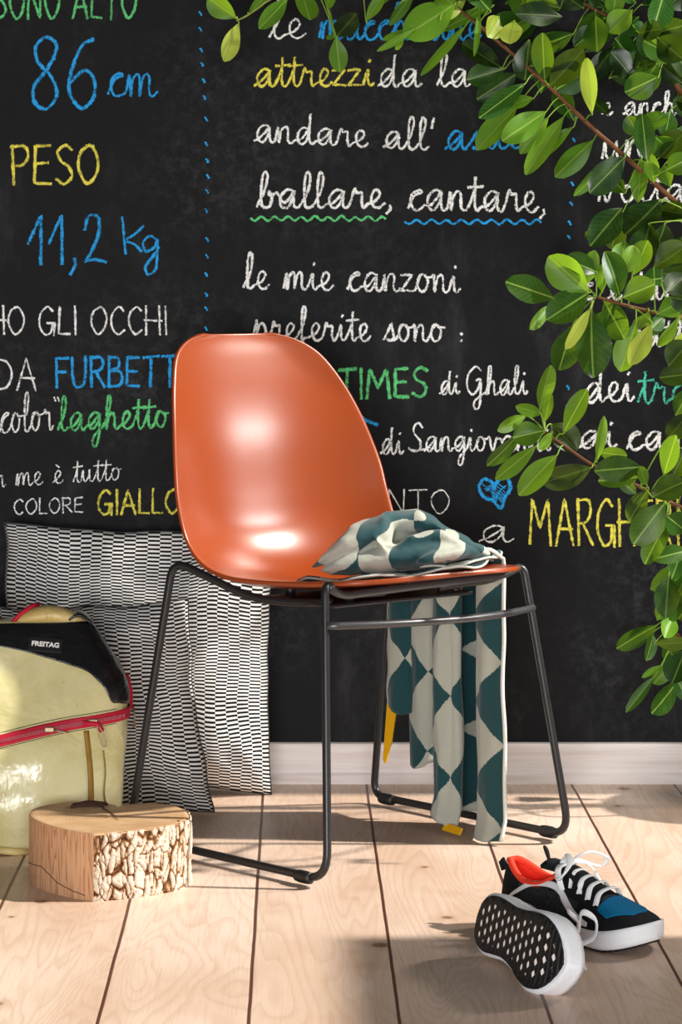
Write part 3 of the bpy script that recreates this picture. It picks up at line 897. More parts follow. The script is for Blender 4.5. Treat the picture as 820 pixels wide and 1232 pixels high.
M['tarp_black'] = mat_tarp('black_tarpaulin', srgb(17, 17, 19), srgb(26, 26, 28), .24, 0.0)
M['zip_tape'] = plain('crimson_zip_tape', srgb(188, 26, 52), .6, .3, 0, .08, 500, .2)
M['zip_teeth'] = plain('crimson_zip_teeth', srgb(150, 14, 40), .35, .5)
M['zip_metal'] = plain('dull_zip_metal', srgb(150, 128, 104), .35, .5, .7)
M['ochre'] = plain('ochre_lining', srgb(142, 104, 20), .5, .4, 0, .1, 60)
M['patch_white'] = plain('white_print', srgb(232, 230, 226), .6)
M['rubber'] = plain('black_rubber_patch', srgb(24, 24, 26), .55, .3, 0, .05, 300, .1)

BX, BY = -.462, 4.545
bag = empty('backpack', (BX, BY, 0), (0, 0, math.radians(6)))
tag(bag, 'cream and black tarpaulin roll-top backpack with a red zip, on the floor left', 'bag')
BZ = [0, .012, .04, .10, .18, .24, .280, .312, .337, .354]
BA = [.165, .177, .182, .186, .192, .193, .180, .160, .143, .128]
BB = [.095, .108, .116, .116, .110, .104, .092, .076, .056, .036]
def bag_pt(z, th, off=0.0):
    """th: 0 = right side, pi/2 = front middle, pi = left"""
    a = sinterp(BZ, BA, z) + off; b_ = sinterp(BZ, BB, z) + off
    n = 3.4
    cx, sx = math.cos(th), math.sin(th)
    x = a * math.copysign(abs(cx) ** (2 / n), cx); y = -b_ * math.copysign(abs(sx) ** (2 / n), sx)
    if y < 0:
        f = min(1, -y / b_)
        fl_ = f * (.018 * math.sin(z * 19 - .4) * (1 - (x / a) ** 2) + .011 * noise.noise(Vector((x * 9, z * 11, 3))) + .005 * noise.noise(Vector((x * 24, z * 20, 8))) * math.exp(-((z - .06) / .12) ** 2) * 2)
        y -= fl_
    else: y += .004 * noise.noise(Vector((x * 9, z * 9, 5)))
    x += .006 * noise.noise(Vector((z * 12, th, 1)))
    y += .03 * (z / .354) ** 2
    return Vector((x, y, z))
ths = [2 * PI * k / 128 for k in range(128)]
rows = [[bag_pt(.354 * (i / 60), t) for t in ths] for i in range(61)]
mb = MB().grid(rows, closed_u=True)
mb.F.append(tuple(range(128))[::-1]); mb.F.append(tuple(60 * 128 + k for k in range(128)))
body = mb.build('bag_body', M['tarp_cream'], bag)
def zipz(x): return .183 + .165 * x + .004 * math.sin(x * 20)
def overlay(name, mat, t0, t1, zlo, zhi, off, nu=90, nv=24, parent=None, t=.0016):
    rows = []
    for i in range(nv + 1):
        r_ = []
        for k in range(nu + 1):
            th = t0 + (t1 - t0) * k / nu
            z = .2
            for _ in range(4):
                x = bag_pt(z, th).x
                a, b_ = zlo(x, th), zhi(x, th)
                z = a + (b_ - a) * i / nv
            r_.append(bag_pt(z, th, off))
        rows.append(r_)
    o = MB().grid(rows).build(name, mat, parent or bag)
    fixn(o); solid(o, t, 0); return o
def diag(x, th):
    # lower edge of the black panel: falls to the right, then runs down to the zip
    xs = [-.2, -.03, .02, .075, .115, .128, .150, .163, .2]
    zs = [.338, .323, .313, .297, .285, .279, .258, .232, .226]
    z = interp(xs, zs, x)
    if th < .55: z = max(zipz(x) + .004, interp([-1.2, -.2, .2, .55], [.20, .212, .225, z], th))
    return max(z, zipz(x) + .004)
overlay('black_panel', M['tarp_black'], -1.0, PI * .97, diag, lambda x, th: .3525, .0022, 120, 22)
zb_ = overlay('zip_band', M['zip_tape'], -.9, PI * .97, lambda x, th: zipz(x) - .0085, lambda x, th: zipz(x) + .0085, .0038, 240, 6)
def on_front(x, z, off=.004):
    """point on the front face at bag-local x, z"""
    lo, hi = 0.02, PI - .02
    for _ in range(40):
        m_ = (lo + hi) / 2
        if bag_pt(z, m_).x > x: lo = m_
        else: hi = m_
    return bag_pt(z, lo, off)
# zip teeth: one run of teeth
mb = MB()
for k in range(151):
    x = -.184 + .362 * k / 150
    p = on_front(x, zipz(x), .0072)
    for sgn in (-1, 1):
        c = p + Vector((0, 0, .0016 * sgn))
        e = Vector((.0006, .0012, .0016))
        mb.box(c - e, c + e)
mb.build('zip_teeth', M['zip_teeth'], zb_, False)
def slider(x, ln, swing):
    z = zipz(x)
    s = MB(); c = on_front(x, z, .008)
    s.box(c - Vector((.008, .003, .0045)), c + Vector((.008, .003, .0045)))
    o = bevel(s.build('zip_slider', M['zip_metal'], zb_, False), .0018)
    a = c + Vector((.006, -.004, 0)); e = Vector((swing, -.004, -ln))
    lp = [a, a + e * .5 + Vector((-.004, 0, 0)), a + e + Vector((-.0035, 0, 0)), a + e + Vector((.0035, 0, 0)), a + e * .5 + Vector((.004, 0, 0))]
    MB().tube(fillet(lp, .004, 4, closed=True), .0011, 7, closed=True).build('zip_pull', M['zip_metal'], zb_)
slider(.062, .004, .02)
slider(.128, .038, .012)
s = MB(); s.tube([on_front(.112, zipz(.112), .009), on_front(.132, zipz(.132) - .004, .012), on_front(.139, zipz(.139) - .016, .012)], .0045, 8)
s.build('zip_end_tab', M['zip_tape'], zb_)
# ochre pleat below the zip, and stitched seam lines
def strip(name, mat, xs, zs, wdt, off, parent, t=.001):
    rows = []
    for k in range(25):
        f = k / 24
        x = interp([0, 1], xs, f) if len(xs) == 2 else sinterp([i / (len(xs) - 1) for i in range(len(xs))], xs, f); z = zs[0] + (zs[1] - zs[0]) * f
        w_ = wdt * (1 if not callable(wdt) else 1)
        rows.append([on_front(x - w_, z, off), on_front(x, z, off + .0004), on_front(x + w_, z, off)])
    o = MB().grid(rows).build(name, mat, parent); solid(o, t, 0); return o
strip('lining_pleat', M['ochre'], [.122, .128, .129], [.192, .065], .0042, .0014, body)
strip('side_seam', M['ochre'], [.149, .152, .150, .157], [.160, .060], .0008, .0012, body)
MB().tube([on_front(-.17 + .34 * k / 40, zipz(-.17 + .34 * k / 40) + .0115, .0012) for k in range(41)], .0005, 5).build('stitching', M['rubber'], body)
MB().tube([on_front(-.17 + .34 * k / 40, zipz(-.17 + .34 * k / 40) - .0112, .0012) for k in range(41)], .0005, 5).build('stitching', M['rubber'], body)
# side zip hanging on the right
s = MB(); s.tube([bag_pt(.262, -.05, .004), bag_pt(.236, -.10, .007), bag_pt(.205, -.12, .008)], .0042, 8); s.build('side_zip', M['zip_tape'], bag)
s = MB(); s.tube([bag_pt(.212, -.02, .010), bag_pt(.195, -.02, .013), bag_pt(.178, -.02, .011)], .0018, 7); s.build('side_zip_pull', M['zip_metal'], bag)
# rolled top flap with red binding
mb = MB(); rows = []
for k in range(41):
    f = k / 40; x = .012 + .118 * f
    zt = .353 + .016 * math.sin(min(1, f * .85 + .12) * PI)
    rl = .004 + .016 * math.sin(min(1, f * 1.02 + .03) * PI) ** .5
    yb = .028
    rows.append([Vector((x, yb + rl * 1.3 * math.cos(a) - .006, zt - .006 + rl * .75 * math.sin(a))) for a in [2 * PI * q / 18 for q in range(18)]])
mb.grid(rows, closed_u=True); mb.F.append(tuple(range(18))); mb.F.append(tuple(40 * 18 + q for q in range(18)))
rt = fixn(mb.build('roll_top', M['tarp_tan'], bag))
mb = MB(); mb.tube([(.008, .004, .353), (.020, .006, .366), (.036, .014, .376), (.050, .026, .380)], .0035, 8); mb.build('red_binding', M['zip_tape'], rt)
rows = []
for k in range(13):
    f = k / 12
    rows.append([Vector((.098 + .036 * f, .000 + .05 * q, .356 + .010 * math.sin(f * PI) - .006 * f + .002 * q)) for q in (0, .25, .5, .75, 1)])
o = MB().grid(rows).build('fold_over', M['tarp_black'], rt); solid(o, .004, 0)
# name patch with its raised white lettering
pc = on_front(.058, .320, .0045); pn = (on_front(.085, .318, .0045) - on_front(.030, .323, .0045)).normalized()
rp = empty('name_patch_frame', (0, 0, 0)); bpy.data.objects.remove(rp)
def patch_mat():
    x = pn; up = (on_front(.058, .332, .0045) - on_front(.058, .306, .0045)).normalized()
    n = x.cross(up).normalized(); up = n.cross(x).normalized()
    return Matrix(((x.x, up.x, n.x, pc.x), (x.y, up.y, n.y, pc.y), (x.z, up.z, n.z, pc.z), (0, 0, 0, 1)))
PM = patch_mat()
mb = MB(); mb.box((-.028, -.0125, 0), (.028, .0125, .003))
lp = mb.build('name_patch', M['rubber'], bag, False); lp.data.transform(PM); bevel(lp, .002, 3)
def lettering(text, size, mat, mtx, parent, name, bold=.0, extr=.0004, xs=1.0):
    cu = bpy.data.curves.new('lettering', 'FONT'); cu.body = text; cu.size = size; cu.align_x = 'CENTER'; cu.align_y = 'CENTER'
    cu.extrude = extr; cu.offset = bold; cu.resolution_u = 3
    to = bpy.data.objects.new('lettering', cu); COL.objects.link(to)
    dg = bpy.context.evaluated_depsgraph_get()
    me = bpy.data.meshes.new_from_object(to.evaluated_get(dg))
    bpy.data.objects.remove(to); bpy.data.curves.remove(cu)
    me.transform(mtx @ Matrix.Diagonal((xs, 1, 1, 1)))
    me.materials.clear(); me.materials.append(mat)
    o = bpy.data.objects.new(name, me); return link(o, parent)
lettering('FREITAG', .0112, M['patch_white'], PM @ Matrix.Translation((0, 0, .0033)), lp, 'lettering', .00045, .0003, 1.04)
# webbing foot at the lower left
mb = MB(); mb.tube([on_front(-.02, .010, .006), on_front(.008, .006, .012), on_front(.03, .004, .006)], .006, 8); mb.build('base_tab', M['tarp_tan'], bag)

# ------------------------------------------------------------------ heart-shaped log
def mat_log_side():
    m = NT('sawn_ash', .55, .3); c = m.coord(); x, y, z = m.xyz(c)
    g = m.noise(m.vec(m.math('MULTIPLY', m.math('ADD', x, m.math('MULTIPLY', y, -.4)), 110), m.math('MULTIPLY', y, 20), m.math('MULTIPLY', z, 7)), 1, 2, .5, .2)
    st = m.smooth(m.math('FRACT', m.math('MULTIPLY', g, 5)), .4, 1)
    base = m.mix(st, srgb(206, 160, 122), srgb(172, 118, 78))
    m.col(base); m.bump(st, .15, .001); return m.m
def mat_log_top():
    m = NT('end_grain', .6, .25); c = m.coord(); x, y, z = m.xyz(c)
    w = m.noise(c, 14, 3, .5)
    dx = m.math('SUBTRACT', x, .035); dy = m.math('SUBTRACT', y, .12)
    r = m.math('SQRT', m.math('ADD', m.math('MULTIPLY', dx, dx), m.math('MULTIPLY', dy, dy)))
    rg = m.math('FRACT', m.math('ADD', m.math('MULTIPLY', r, 210), m.math('MULTIPLY', w, 2.2)))
    st = m.smooth(rg, .5, 1)
    t = m.noise(c, 22, 4, .6)
    base = m.mix(m.smooth(t, .3, .75), srgb(188, 150, 110), srgb(208, 174, 136))
    base = m.mix(m.math('MULTIPLY', st, .42), base, srgb(160, 112, 70))
    m.col(base); return m.m
def mat_bark():
    m = NT('pale_bark', .85, .15); k = m.attr('crack'); c = m.coord()
    n = m.noise(c, 120, 4, .6)
    f = m.math('ADD', k, m.math('MULTIPLY', m.math('SUBTRACT', n, .5), .35))
    m.col(m.ramp(f, [(.05, srgb(66, 40, 22)), (.26, srgb(140, 98, 62)), (.44, srgb(186, 162, 136)), (.8, srgb(214, 198, 180))])); m.bump(n, .5, .002); return m.m
M['log_side'] = mat_log_side(); M['log_top'] = mat_log_top(); M['bark'] = mat_bark()
M['bark_dark'] = plain('dark_inner_bark', srgb(70, 46, 34), .8, .2, 0, .3, 90, .5)
LX, LY = -.2930, 4.107
log = empty('heart_log', (LX, LY, 0))
tag(log, 'heart-shaped slice of log with pale cracked bark, standing in front of the bag', 'log')
# outline in local coordinates (x, y): starts at the point, runs up the sawn side, round to the notch, then the bark side back
left = [(0, 0), (-.035, .026), (-.068, .062), (-.094, .105), (-.108, .150), (-.104, .200), (-.080, .238), (-.042, .256), (-.008, .250), (.014, .232), (.022, .212)]
right = [(.022, .212), (.040, .236), (.074, .246), (.106, .226), (.128, .188), (.136, .140), (.128, .096), (.104, .060), (.064, .030), (.028, .011), (0, 0)]
lo_ = spline([Vector((x, y, 0)) for x, y in left], 8); ro_ = spline([Vector((x, y, 0)) for x, y in right], 12)
LH = .0985
def wall_grid(mb, outline, h, zn):
    mb.grid([[Vector((p.x, p.y, h * i / zn)) for p in outline] for i in range(zn + 1)])
mb = MB(); wall_grid(mb, lo_, LH, 8); fixn(mb.build('sawn_side', M['log_side'], log))
outl = lo_[:-1] + [Vector((p.x * .985, p.y, 0)) for p in ro_[:-1]]
mb = MB(); n = len(outl)
cx, cy = .012, .125
rings = [0.0, .25, .5, .75, .93, .985, 1.0]
for i, k in enumerate(rings):
    for p in outl:
        z = LH + .0035 * noise.noise(Vector((p.x * 9 * k, p.y * 9, 1))) * (1 - k) - (.0025 if k == 1.0 else 0)
        mb.V.append(Vector((cx + (p.x - cx) * k, cy + (p.y - cy) * k, z))); mb.U.append((0, 0))
for i in range(len(rings) - 1):
    for j in range(n): mb.F.append((i * n + j, i * n + (j + 1) % n, (i + 1) * n + (j + 1) % n, (i + 1) * n + j))
fixn(mb.build('end_grain_top', M['log_top'], log))
mb = MB(); mb.V = [Vector((p.x * .99, p.y, .001)) for p in outl]; mb.U = [(0, 0)] * n; mb.F = [tuple(range(n))[::-1]]; mb.build('end_grain_base', M['log_top'], log)
# bark, with real furrows
fine = []
for a, b_ in zip(ro_[:-1], ro_[1:]): fine += [a, a.lerp(b_, .5)]
fine.append(ro_[-1])
NZ = 70
V, crack = [], []
Ls = [0]
for a, b_ in zip(fine[:-1], fine[1:]): Ls.append(Ls[-1] + (b_ - a).length)
for i in range(NZ + 1):
    for j, p in enumerate(fine):
        t = (fine[min(j + 1, len(fine) - 1)] - fine[max(j - 1, 0)]).normalized(); nn = Vector((t.y, -t.x, 0))
        if nn.dot(Vector((p.x - cx, p.y - cy, 0))) < 0: nn = -nn
        s = Ls[j]; z = LH * i / NZ
        q = Vector((s * 84 + z * 12 + .55 * noise.noise(Vector((s * 40, z * 42, 5))), z * 33 + .3 * noise.noise(Vector((s * 60, z * 30, 9))), 2.0))
        ds, _pt = noise.voronoi(q, distance_metric='DISTANCE', exponent=2.5)
        e = ds[1] - ds[0]
        ds2, _p2 = noise.voronoi(Vector((s * 170 + .6 * noise.noise(Vector((s * 90, z * 90, 2))), z * 85, 6.0)), distance_metric='DISTANCE', exponent=2.5)
        wv = .10 + .30 * max(0, noise.noise(Vector((s * 26, z * 22, 13))) + .25)
        k = min(1, e / max(.05, wv)) * min(1, .12 + 6.5 * abs(noise.noise(Vector((s * 72 + .8 * noise.noise(Vector((z * 40, s * 20, 3))), z * 11 + s * 3, 17))))) * min(1, .55 + (ds2[1] - ds2[0]) * 3.2)
        k = max(0, min(1, k + .10 * noise.noise(Vector((s * 150, z * 150, 3)))))
        endf = min(1, (len(fine) - 1 - j) / 5, j / 4 + .2)
        d = (.0034 * k - .001 + .002 * noise.noise(Vector((s * 20, z * 20, 8)))) * endf
        if z > LH - .003: d -= .0012
        V.append(Vector((p.x, p.y, z)) + nn * d); crack.append(k)
W_ = len(fine)
Fc = [(i * W_ + j, i * W_ + j + 1, (i + 1) * W_ + j + 1, (i + 1) * W_ + j) for i in range(NZ) for j in range(W_ - 1)]
bk = mk('bark', V, Fc, M['bark'], log)
at = bk.data.attributes.new('crack', 'FLOAT', 'POINT')
for i, k in enumerate(crack): at.data[i].value = k
# strip of bark standing in the notch, crack in the top, bite in the rim
mb = MB()
rows = []
for k in range(15):
    f = k / 14; x = -.050 + .052 * f
    y = .205 + .010 * math.sin(f * 2.6)
    hgt = .006 + .003 * math.sin(f * PI) + .0015 * noise.noise(Vector((f * 9, 0, 0)))
    rows.append([Vector((x, y - .006, LH - .002)), Vector((x, y - .005, LH + hgt * .6)), Vector((x + .003, y + .003, LH + hgt)), Vector((x + .004, y + .012, LH + hgt * .8)), Vector((x + .004, y + .015, LH - .002))])
fixn(MB().grid(rows).build('bark_strip', M['bark_dark'], log))
crk = spline([Vector(p) for p in ((.000, .196, LH), (.014, .160, LH), (.022, .132, LH), (.030, .100, LH))], 8)
mb = MB(); rows = []
for i, p in enumerate(crk):
    w_ = .0013 * (1 - i / len(crk)) + .0004
    rows.append([p + Vector((-w_, 0, .0014)), p + Vector((0, 0, .0020)), p + Vector((w_, 0, .0014))])
MB().grid(rows).build('split', M['bark_dark'], log)
crk = [Vector((p.x, p.y, .0)) for p in lo_]
pts = []
for k in range(0, 57):
    p = lo_[min(len(lo_) - 1, int(k))]
    z = interp([0, 12, 20, 27, 34, 44, 60], [.004, .016, .034, .030, .026, .020, .026], k) + .0025 * noise.noise(Vector((k * .8, 3, 0)))
    c = Vector((cx, cy, 0)); d = (Vector((p.x, p.y, 0)) - c).normalized()
    pts.append(Vector((p.x, p.y, z)) + d * .0003)
MB().tube(pts[3:44], .0006, 5).build('hairline_split', M['bark_dark'], log)
mb = MB(); mb.tube([(.118, .098, LH + .0005), (.126, .094, LH - .008), (.122, .086, LH - .016), (.113, .076, LH - .018)], .0022, 7); mb.build('bark_scar', M['bark_dark'], log)
# ------------------------------------------------------------------ sneakers
def mat_sole():
    m = NT('black_waffle_rubber', .6, .3); u, v, _ = m.xyz(m.uv())
    a = m.math('SUBTRACT', m.math('FRACT', m.math('DIVIDE', u, .0170)), .5)
    row = m.math('FLOOR', m.math('DIVIDE', u, .0170))
    b_ = m.math('SUBTRACT', m.math('FRACT', m.math('ADD', m.math('DIVIDE', v, .0150), m.math('MULTIPLY', m.math('MODULO', row, 2.0), .5))), .5)
    d = m.math('ADD', m.math('MULTIPLY', m.math('ABSOLUTE', a), 1.25), m.math('ABSOLUTE', b_))
    ins = m.smooth(m.attr('inner'), .30, .42)
    f = m.math('MULTIPLY', m.smooth(d, .36, .30), ins)
    m.col(m.mix(f, srgb(22, 22, 24), srgb(226, 214, 204)))
    g = m.math('SINE', m.math('MULTIPLY', u, 2 * PI / .0085))
    m.bump(m.math('ADD', m.smooth(d, .30, .48), m.math('MULTIPLY', g, .25)), .9, .004); return m.m
def mat_mid():
    m = NT('white_foxing_rubber', .55, .35); c = m.coord()
    n = m.vor(c, 420); m.col(srgb(226, 226, 228)); m.bump(n, .35, .001); return m.m
def mat_mesh():
    m = NT('dark_grey_mesh_fabric', .8, .2); c = m.coord()
    n = m.vor(c, 480); m.col(m.ramp(n, [(.2, srgb(20, 21, 24)), (.7, srgb(52, 54, 58))])); m.bump(n, .4, .001); return m.m
M['sole'] = mat_sole(); M['mid'] = mat_mid(); M['mesh'] = mat_mesh()
M['suede'] = plain('black_suede', srgb(24, 25, 28), .85, .15, 0, .2, 500, .3)
M['blue_suede'] = plain('petrol_blue_suede', srgb(8, 104, 148), .85, .15, 0, .2, 500, .3)
M['red_lining'] = plain('coral_red_lining', srgb(236, 66, 44), .8, .2, 0, .06, 500, .3)
M['white_leather'] = plain('white_leather', srgb(236, 236, 238), .5, .35)
M['lace'] = plain('white_cotton_lace', srgb(244, 244, 244), .85, .15, 0, .05, 800, .4)
SL = .262
def sneaker(label, mir):
    root = empty('sneaker'); tag(root, label, 'shoe', 'pair of black sneakers on the floor')
    S = -1 if mir else 1
    X = [0, .03, .08, .14, .22, .32, .45, .58, .70, .80, .88, .94, .98, .994, 1.0]
    WL = [.004, .018, .027, .0325, .0350, .0350, .0345, .0370, .0410, .0415, .0365, .0270, .0145, .0070, .001]   # outer half
    WR = [.004, .018, .027, .0320, .0335, .0310, .0285, .0325, .0400, .0425, .0385, .0285, .0155, .0075, .001]   # inner half
    def wl(f): return sinterp(X, WL, f)
    def wr(f): return sinterp(X, WR, f)
    def rise(f): return .016 * max(0, (f - .74) / .26) ** 1.8 + .003 * max(0, (.08 - f) / .08) ** 2
    WL = [w * 1.16 for w in WL]; WR = [w * 1.16 for w in WR]
    fs = [0, .004, .012, .03] + [.05 + .9 * i / 36 for i in range(37)] + [.965, .978, .988, .994, .998, 1.0]
    def q(f, y, z): return Vector((f * SL, S * y, z))
    def sole_part(name, mat, z0, z1, grow, parent, rnd=.0):
        rows, U, inn = [], [], []
        for f in fs:
            a, b_ = wl(f) + grow, wr(f) + grow
            ff = f * (1 + 2 * grow / SL) - grow / SL
            lo, hi = z0(f), z1(f)
            loop = []
            for k in range(13): loop.append(((-1 + k / 6), lo))
            for k in range(1, 4): loop.append((1 + rnd * math.sin(k / 4 * PI), lo + (hi - lo) * k / 4))
            for k in range(13): loop.append(((1 - k / 6), hi))
            for k in range(1, 4): loop.append((-1 - rnd * math.sin(k / 4 * PI), hi + (lo - hi) * k / 4))
            r_ = []
            for t, z in loop:
                y = t * (a if t > 0 else b_)
                r_.append(q(ff, y, z))
                U.append((f * SL + .004 * math.sin(y * 60), y + .0046)); inn.append(max(0, min(1, 1 - abs(t) ** 1.2)) * min(1, f * 8, (1 - f) * 8))
            rows.append(r_)
        mb = MB().grid(rows, closed_u=True); mb.U = U
        n = len(rows[0]); mb.F.append(tuple(range(n))); mb.F.append(tuple((len(rows) - 1) * n + k for k in range(n)))
        o = mb.build(name, mat, parent)
        at = o.data.attributes.new('inner', 'FLOAT', 'POINT')
        for i, v in enumerate(inn): at.data[i].value = v
        bm = bmesh.new(); bm.from_mesh(o.data); bmesh.ops.recalc_face_normals(bm, faces=bm.faces); bm.to_mesh(o.data); bm.free()
        return o
    sole_part('outsole', M['sole'], lambda f: rise(f), lambda f: rise(f) + .006, -.0025, root)
    def midtop(f): return .030 + rise(f) * .75 - .004 * math.sin(min(1, f / .9) * PI) + .003 * max(0, (f - .7) / .3)
    sole_part('midsole', M['mid'], lambda f: rise(f) + .004, midtop, .0015, root, .02)
    # upper: arcs over the last
    Xt = [0, .02, .06, .12, .20, .30, .38, .45, .55, .65, .75, .85, .92, .97, 1.0]
    ZT = [.080, .093, .097, .095, .088, .083, .086, .0870, .0790, .0700, .0610, .0530, .0470, .0395, .031]
    def ztop(f): return sinterp(Xt, ZT, f)
    def arc(f, ph, off=0.0):
        """ph 0..pi from outer side over the top to the inner side"""
        f2 = .012 + f * .976
        a, b_ = wl(f2) - .001 + off, wr(f2) - .001 + off
        zb = midtop(f2) - .006; zt = ztop(f) + off
        c, s = math.cos(ph), math.sin(ph)
        n = 2.5 if f < .45 else 2.2
        yy = math.copysign(abs(c) ** (2 / n), c); zz = abs(s) ** (2 / n)
        y = yy * (a if yy > 0 else b_)
        # narrow towards the collar / instep
        taper = 1 - (.30 if f < .4 else .30 * max(0, 1 - (f - .4) / .3)) * zz ** 1.5
        xk = f2
        if f < .12: xk += .03 * (1 - f / .12) * (zz - .3) * .35 * (1 if zz < .8 else 1)
        return q(xk, y * taper, zb + (zt - zb) * zz)
    NF, NP = 56, 48
    def op(f):
        """half-angle where the ankle opening starts"""
        if f < .005 or f > .42: return None
        t = (f - .005) / .415
        return PI * (.5 - .265 * math.sin(min(1, t * 1.05) * PI) ** .55)
    V, Fc, idx, kinds = [], [], {}, []
    for i in range(NF + 1):
        f = i / NF
        o_ = op(f)
        for j in range(NP + 1):
            if o_ is None: ph = PI * j / NP
            else:
                h = NP // 2
                ph = o_ * j / h if j <= h else PI - o_ * (NP - j) / h
                if j == h: ph = o_
            V.append(arc(f, ph))
    for i in range(NF):
        for j in range(NP):
            fm = (i + .5) / NF
            if op(fm) is not None and j in (NP // 2, NP // 2): continue
            Fc.append((i * (NP + 1) + j, i * (NP + 1) + j + 1, (i + 1) * (NP + 1) + j + 1, (i + 1) * (NP + 1) + j))
    up = mk('upper', V, Fc, M['mesh'], root); fixn(up)
    # lining: the same walls a little inside, and a padded red collar
    V2, F2 = [], []
    fi = [i / NF for i in range(1, int(.43 * NF) + 1)]
    for f in fi:
        o_ = op(f) or PI * .5
        for k in range(9): V2.append(arc(f, o_ * k / 8, -.003))
        for k in range(9): V2.append(arc(f, PI - o_ * (1 - k / 8), -.003))
    for i in range(len(fi) - 1):
        for j in list(range(8)) + list(range(9, 17)): F2.append((i * 18 + j, i * 18 + j + 1, (i + 1) * 18 + j + 1, (i + 1) * 18 + j))
    ln_ = mk('lining', V2, F2, M['red_lining'], root)
    col_pts = [arc(f, op(f) or PI * .5, .0) for f in [i / NF for i in range(1, int(.42 * NF))]] 
    col2 = [arc(f, PI - (op(f) or PI * .5), .0) for f in [i / NF for i in range(int(.42 * NF) - 1, 0, -1)]]
    MB().tube(col_pts + col2, .0048, 8, closed=True).build('collar', M['red_lining'], root)
    rows = []
    for i in range(12):
        f = .03 + .42 * i / 11
        rows.append([q(f, -wr(f) * .8, .033), q(f, 0, .031), q(f, wl(f) * .8, .033)])
    MB().grid(rows).build('insole', M['red_lining'], root)
    def overlay(name, mat, f0, f1, p0, p1, off, nf=22, np_=22, t=.0012):
        rows = []
        for i in range(nf + 1):
            f = f0 + (f1 - f0) * i / nf
            a, b_ = p0(f), p1(f)
            rows.append([arc(f, a + (b_ - a) * j / np_, off) for j in range(np_ + 1)])
        o = MB().grid(rows).build(name, mat, root); solid(o, t, 0); return o
    overlay('toe_rand', M['suede'], .80, .995, lambda f: 0.02, lambda f: PI - .02, .0012)
    overlay('toe_vamp', M['blue_suede'], .72, .90, lambda f: PI * interp([.72, .80, .90], [.24, .20, .40], f), lambda f: PI * (1 - interp([.72, .80, .90], [.24, .20, .40], f)), .0024)
    overlay('heel_counter', M['suede'], .003, .16, lambda f: .02, lambda f: min(op(f) or PI / 2, PI * .33), .0012)
    overlay('heel_counter', M['suede'], .003, .16, lambda f: PI - min(op(f) or PI / 2, PI * .33), lambda f: PI - .02, .0012)
    for sg in (0, 1):
        g_ = (lambda a: a) if not sg else (lambda a: PI - a)
        # eyelet stay
        rows = []
        for i in range(25):
            f = .36 + .38 * i / 24
            rows.append([arc(f, g_(PI * (.20 + .17 * j / 6 + .03 * (f - .36))), .0014) for j in range(7)])
        o = MB().grid(rows).build('eyelet_stay', M['suede'], root); solid(o, .0012, 0)
        rows = []
        for i in range(15):
            f = .58 + .24 * i / 14
            rows.append([arc(f, g_(PI * (.01 + .22 * j / 6)), .0013) for j in range(7)])
        o = MB().grid(rows).build('side_panel', M['suede'], root); solid(o, .0012, 0)
        # white wave stripe: low at the heel, up over the quarter, down towards the forefoot
        cl = [(.10, .06), (.17, .14), (.25, .235), (.33, .262), (.42, .225), (.50, .150), (.56, .10), (.63, .075), (.68, .07)]
        cs = spline([Vector((a, b_, 0)) for a, b_ in cl], 8)
        ws = [.006, .013, .022, .028, .030, .030, .030, .026, .018]
        rows = []
        for i, c_ in enumerate(cs):
            w_ = sinterp([k * 8 for k in range(len(ws))], ws, i)
            t_ = (cs[min(i + 1, len(cs) - 1)] - cs[max(i - 1, 0)]).normalized()
            rows.append([arc(c_.x - t_.y * w_ * k * .7, g_(PI * max(.004, c_.y + t_.x * w_ * k)), .0030) for k in (-1, -.5, 0, .5, 1)])
        o = MB().grid(rows).build('wave_stripe', M['white_leather'], root); solid(o, .0014, 0)
    # tongue
    rows = []
    for i in range(13):
        f = .68 - .36 * i / 12
        z = ztop(f) + .003 + .014 * (i / 12) ** 2
        w_ = .016 + .006 * i / 12
        rows.append([q(f - .02 * (i / 12) ** 2, w_ * t, z - .006 * t * t) for t in (-1, -.5, 0, .5, 1)])
    o = MB().grid(rows).build('tongue', M['suede'], root); solid(o, .005, 0)
    # heel loop and tongue loop
    MB().tube([q(.012, 0, .076), q(-.026, 0, .090), q(-.038, .0, .085), q(-.020, 0, .074)], .0032, 8).build('heel_loop', M['suede'], root)
    MB().tube(fillet([q(.30, .000, .092), q(.275, .002, .112), q(.268, -.004, .120), q(.285, -.004, .110), q(.31, -.002, .094)], .006, 4), .0022, 8).build('tongue_loop', M['suede'], root)
    # laces: five bars and a bow
    def flat_lace(path, w_=.0042, th=.0016, name='lace', par=None):
        pts = spline(path, 6); rows = []
        for i, p in enumerate(pts):
            t_ = (pts[min(i + 1, len(pts) - 1)] - pts[max(i - 1, 0)]).normalized()
            nrm = Vector((0, 0, 1)) if abs(t_.z) < .9 else Vector((1, 0, 0))
            sd = t_.cross(nrm).normalized(); nn = sd.cross(t_)
            rows.append([p + sd * w_ * math.cos(a) + nn * th * math.sin(a) for a in [2 * PI * k / 10 for k in range(10)]])
        return MB().grid(rows, closed_u=True).build(name, M['lace'], par or root)
    for i in range(5):
        f = .68 - .068 * i
        a, b_ = arc(f - .01, PI * .27, .003), arc(f + .02, PI * .73, .003)
        m1, m2 = arc(f, PI * .40, .009), arc(f + .01, PI * .60, .009)
        flat_lace([a, m1, m2, b_])
    kx = .40
    K = q(kx, .002, ztop(kx) + .012)
    def off(dx, dy, dz): return K + Vector((dx, S * dy, dz))
    flat_lace([K, off(.022, .022, .016), off(.036, .046, .006), off(.020, .050, -.008), off(.004, .024, .002), K], name='lace_bow')
    flat_lace([K, off(.020, -.022, .018), off(.040, -.044, .010), off(.030, -.054, -.010), off(.008, -.026, .000), K], name='lace_bow')
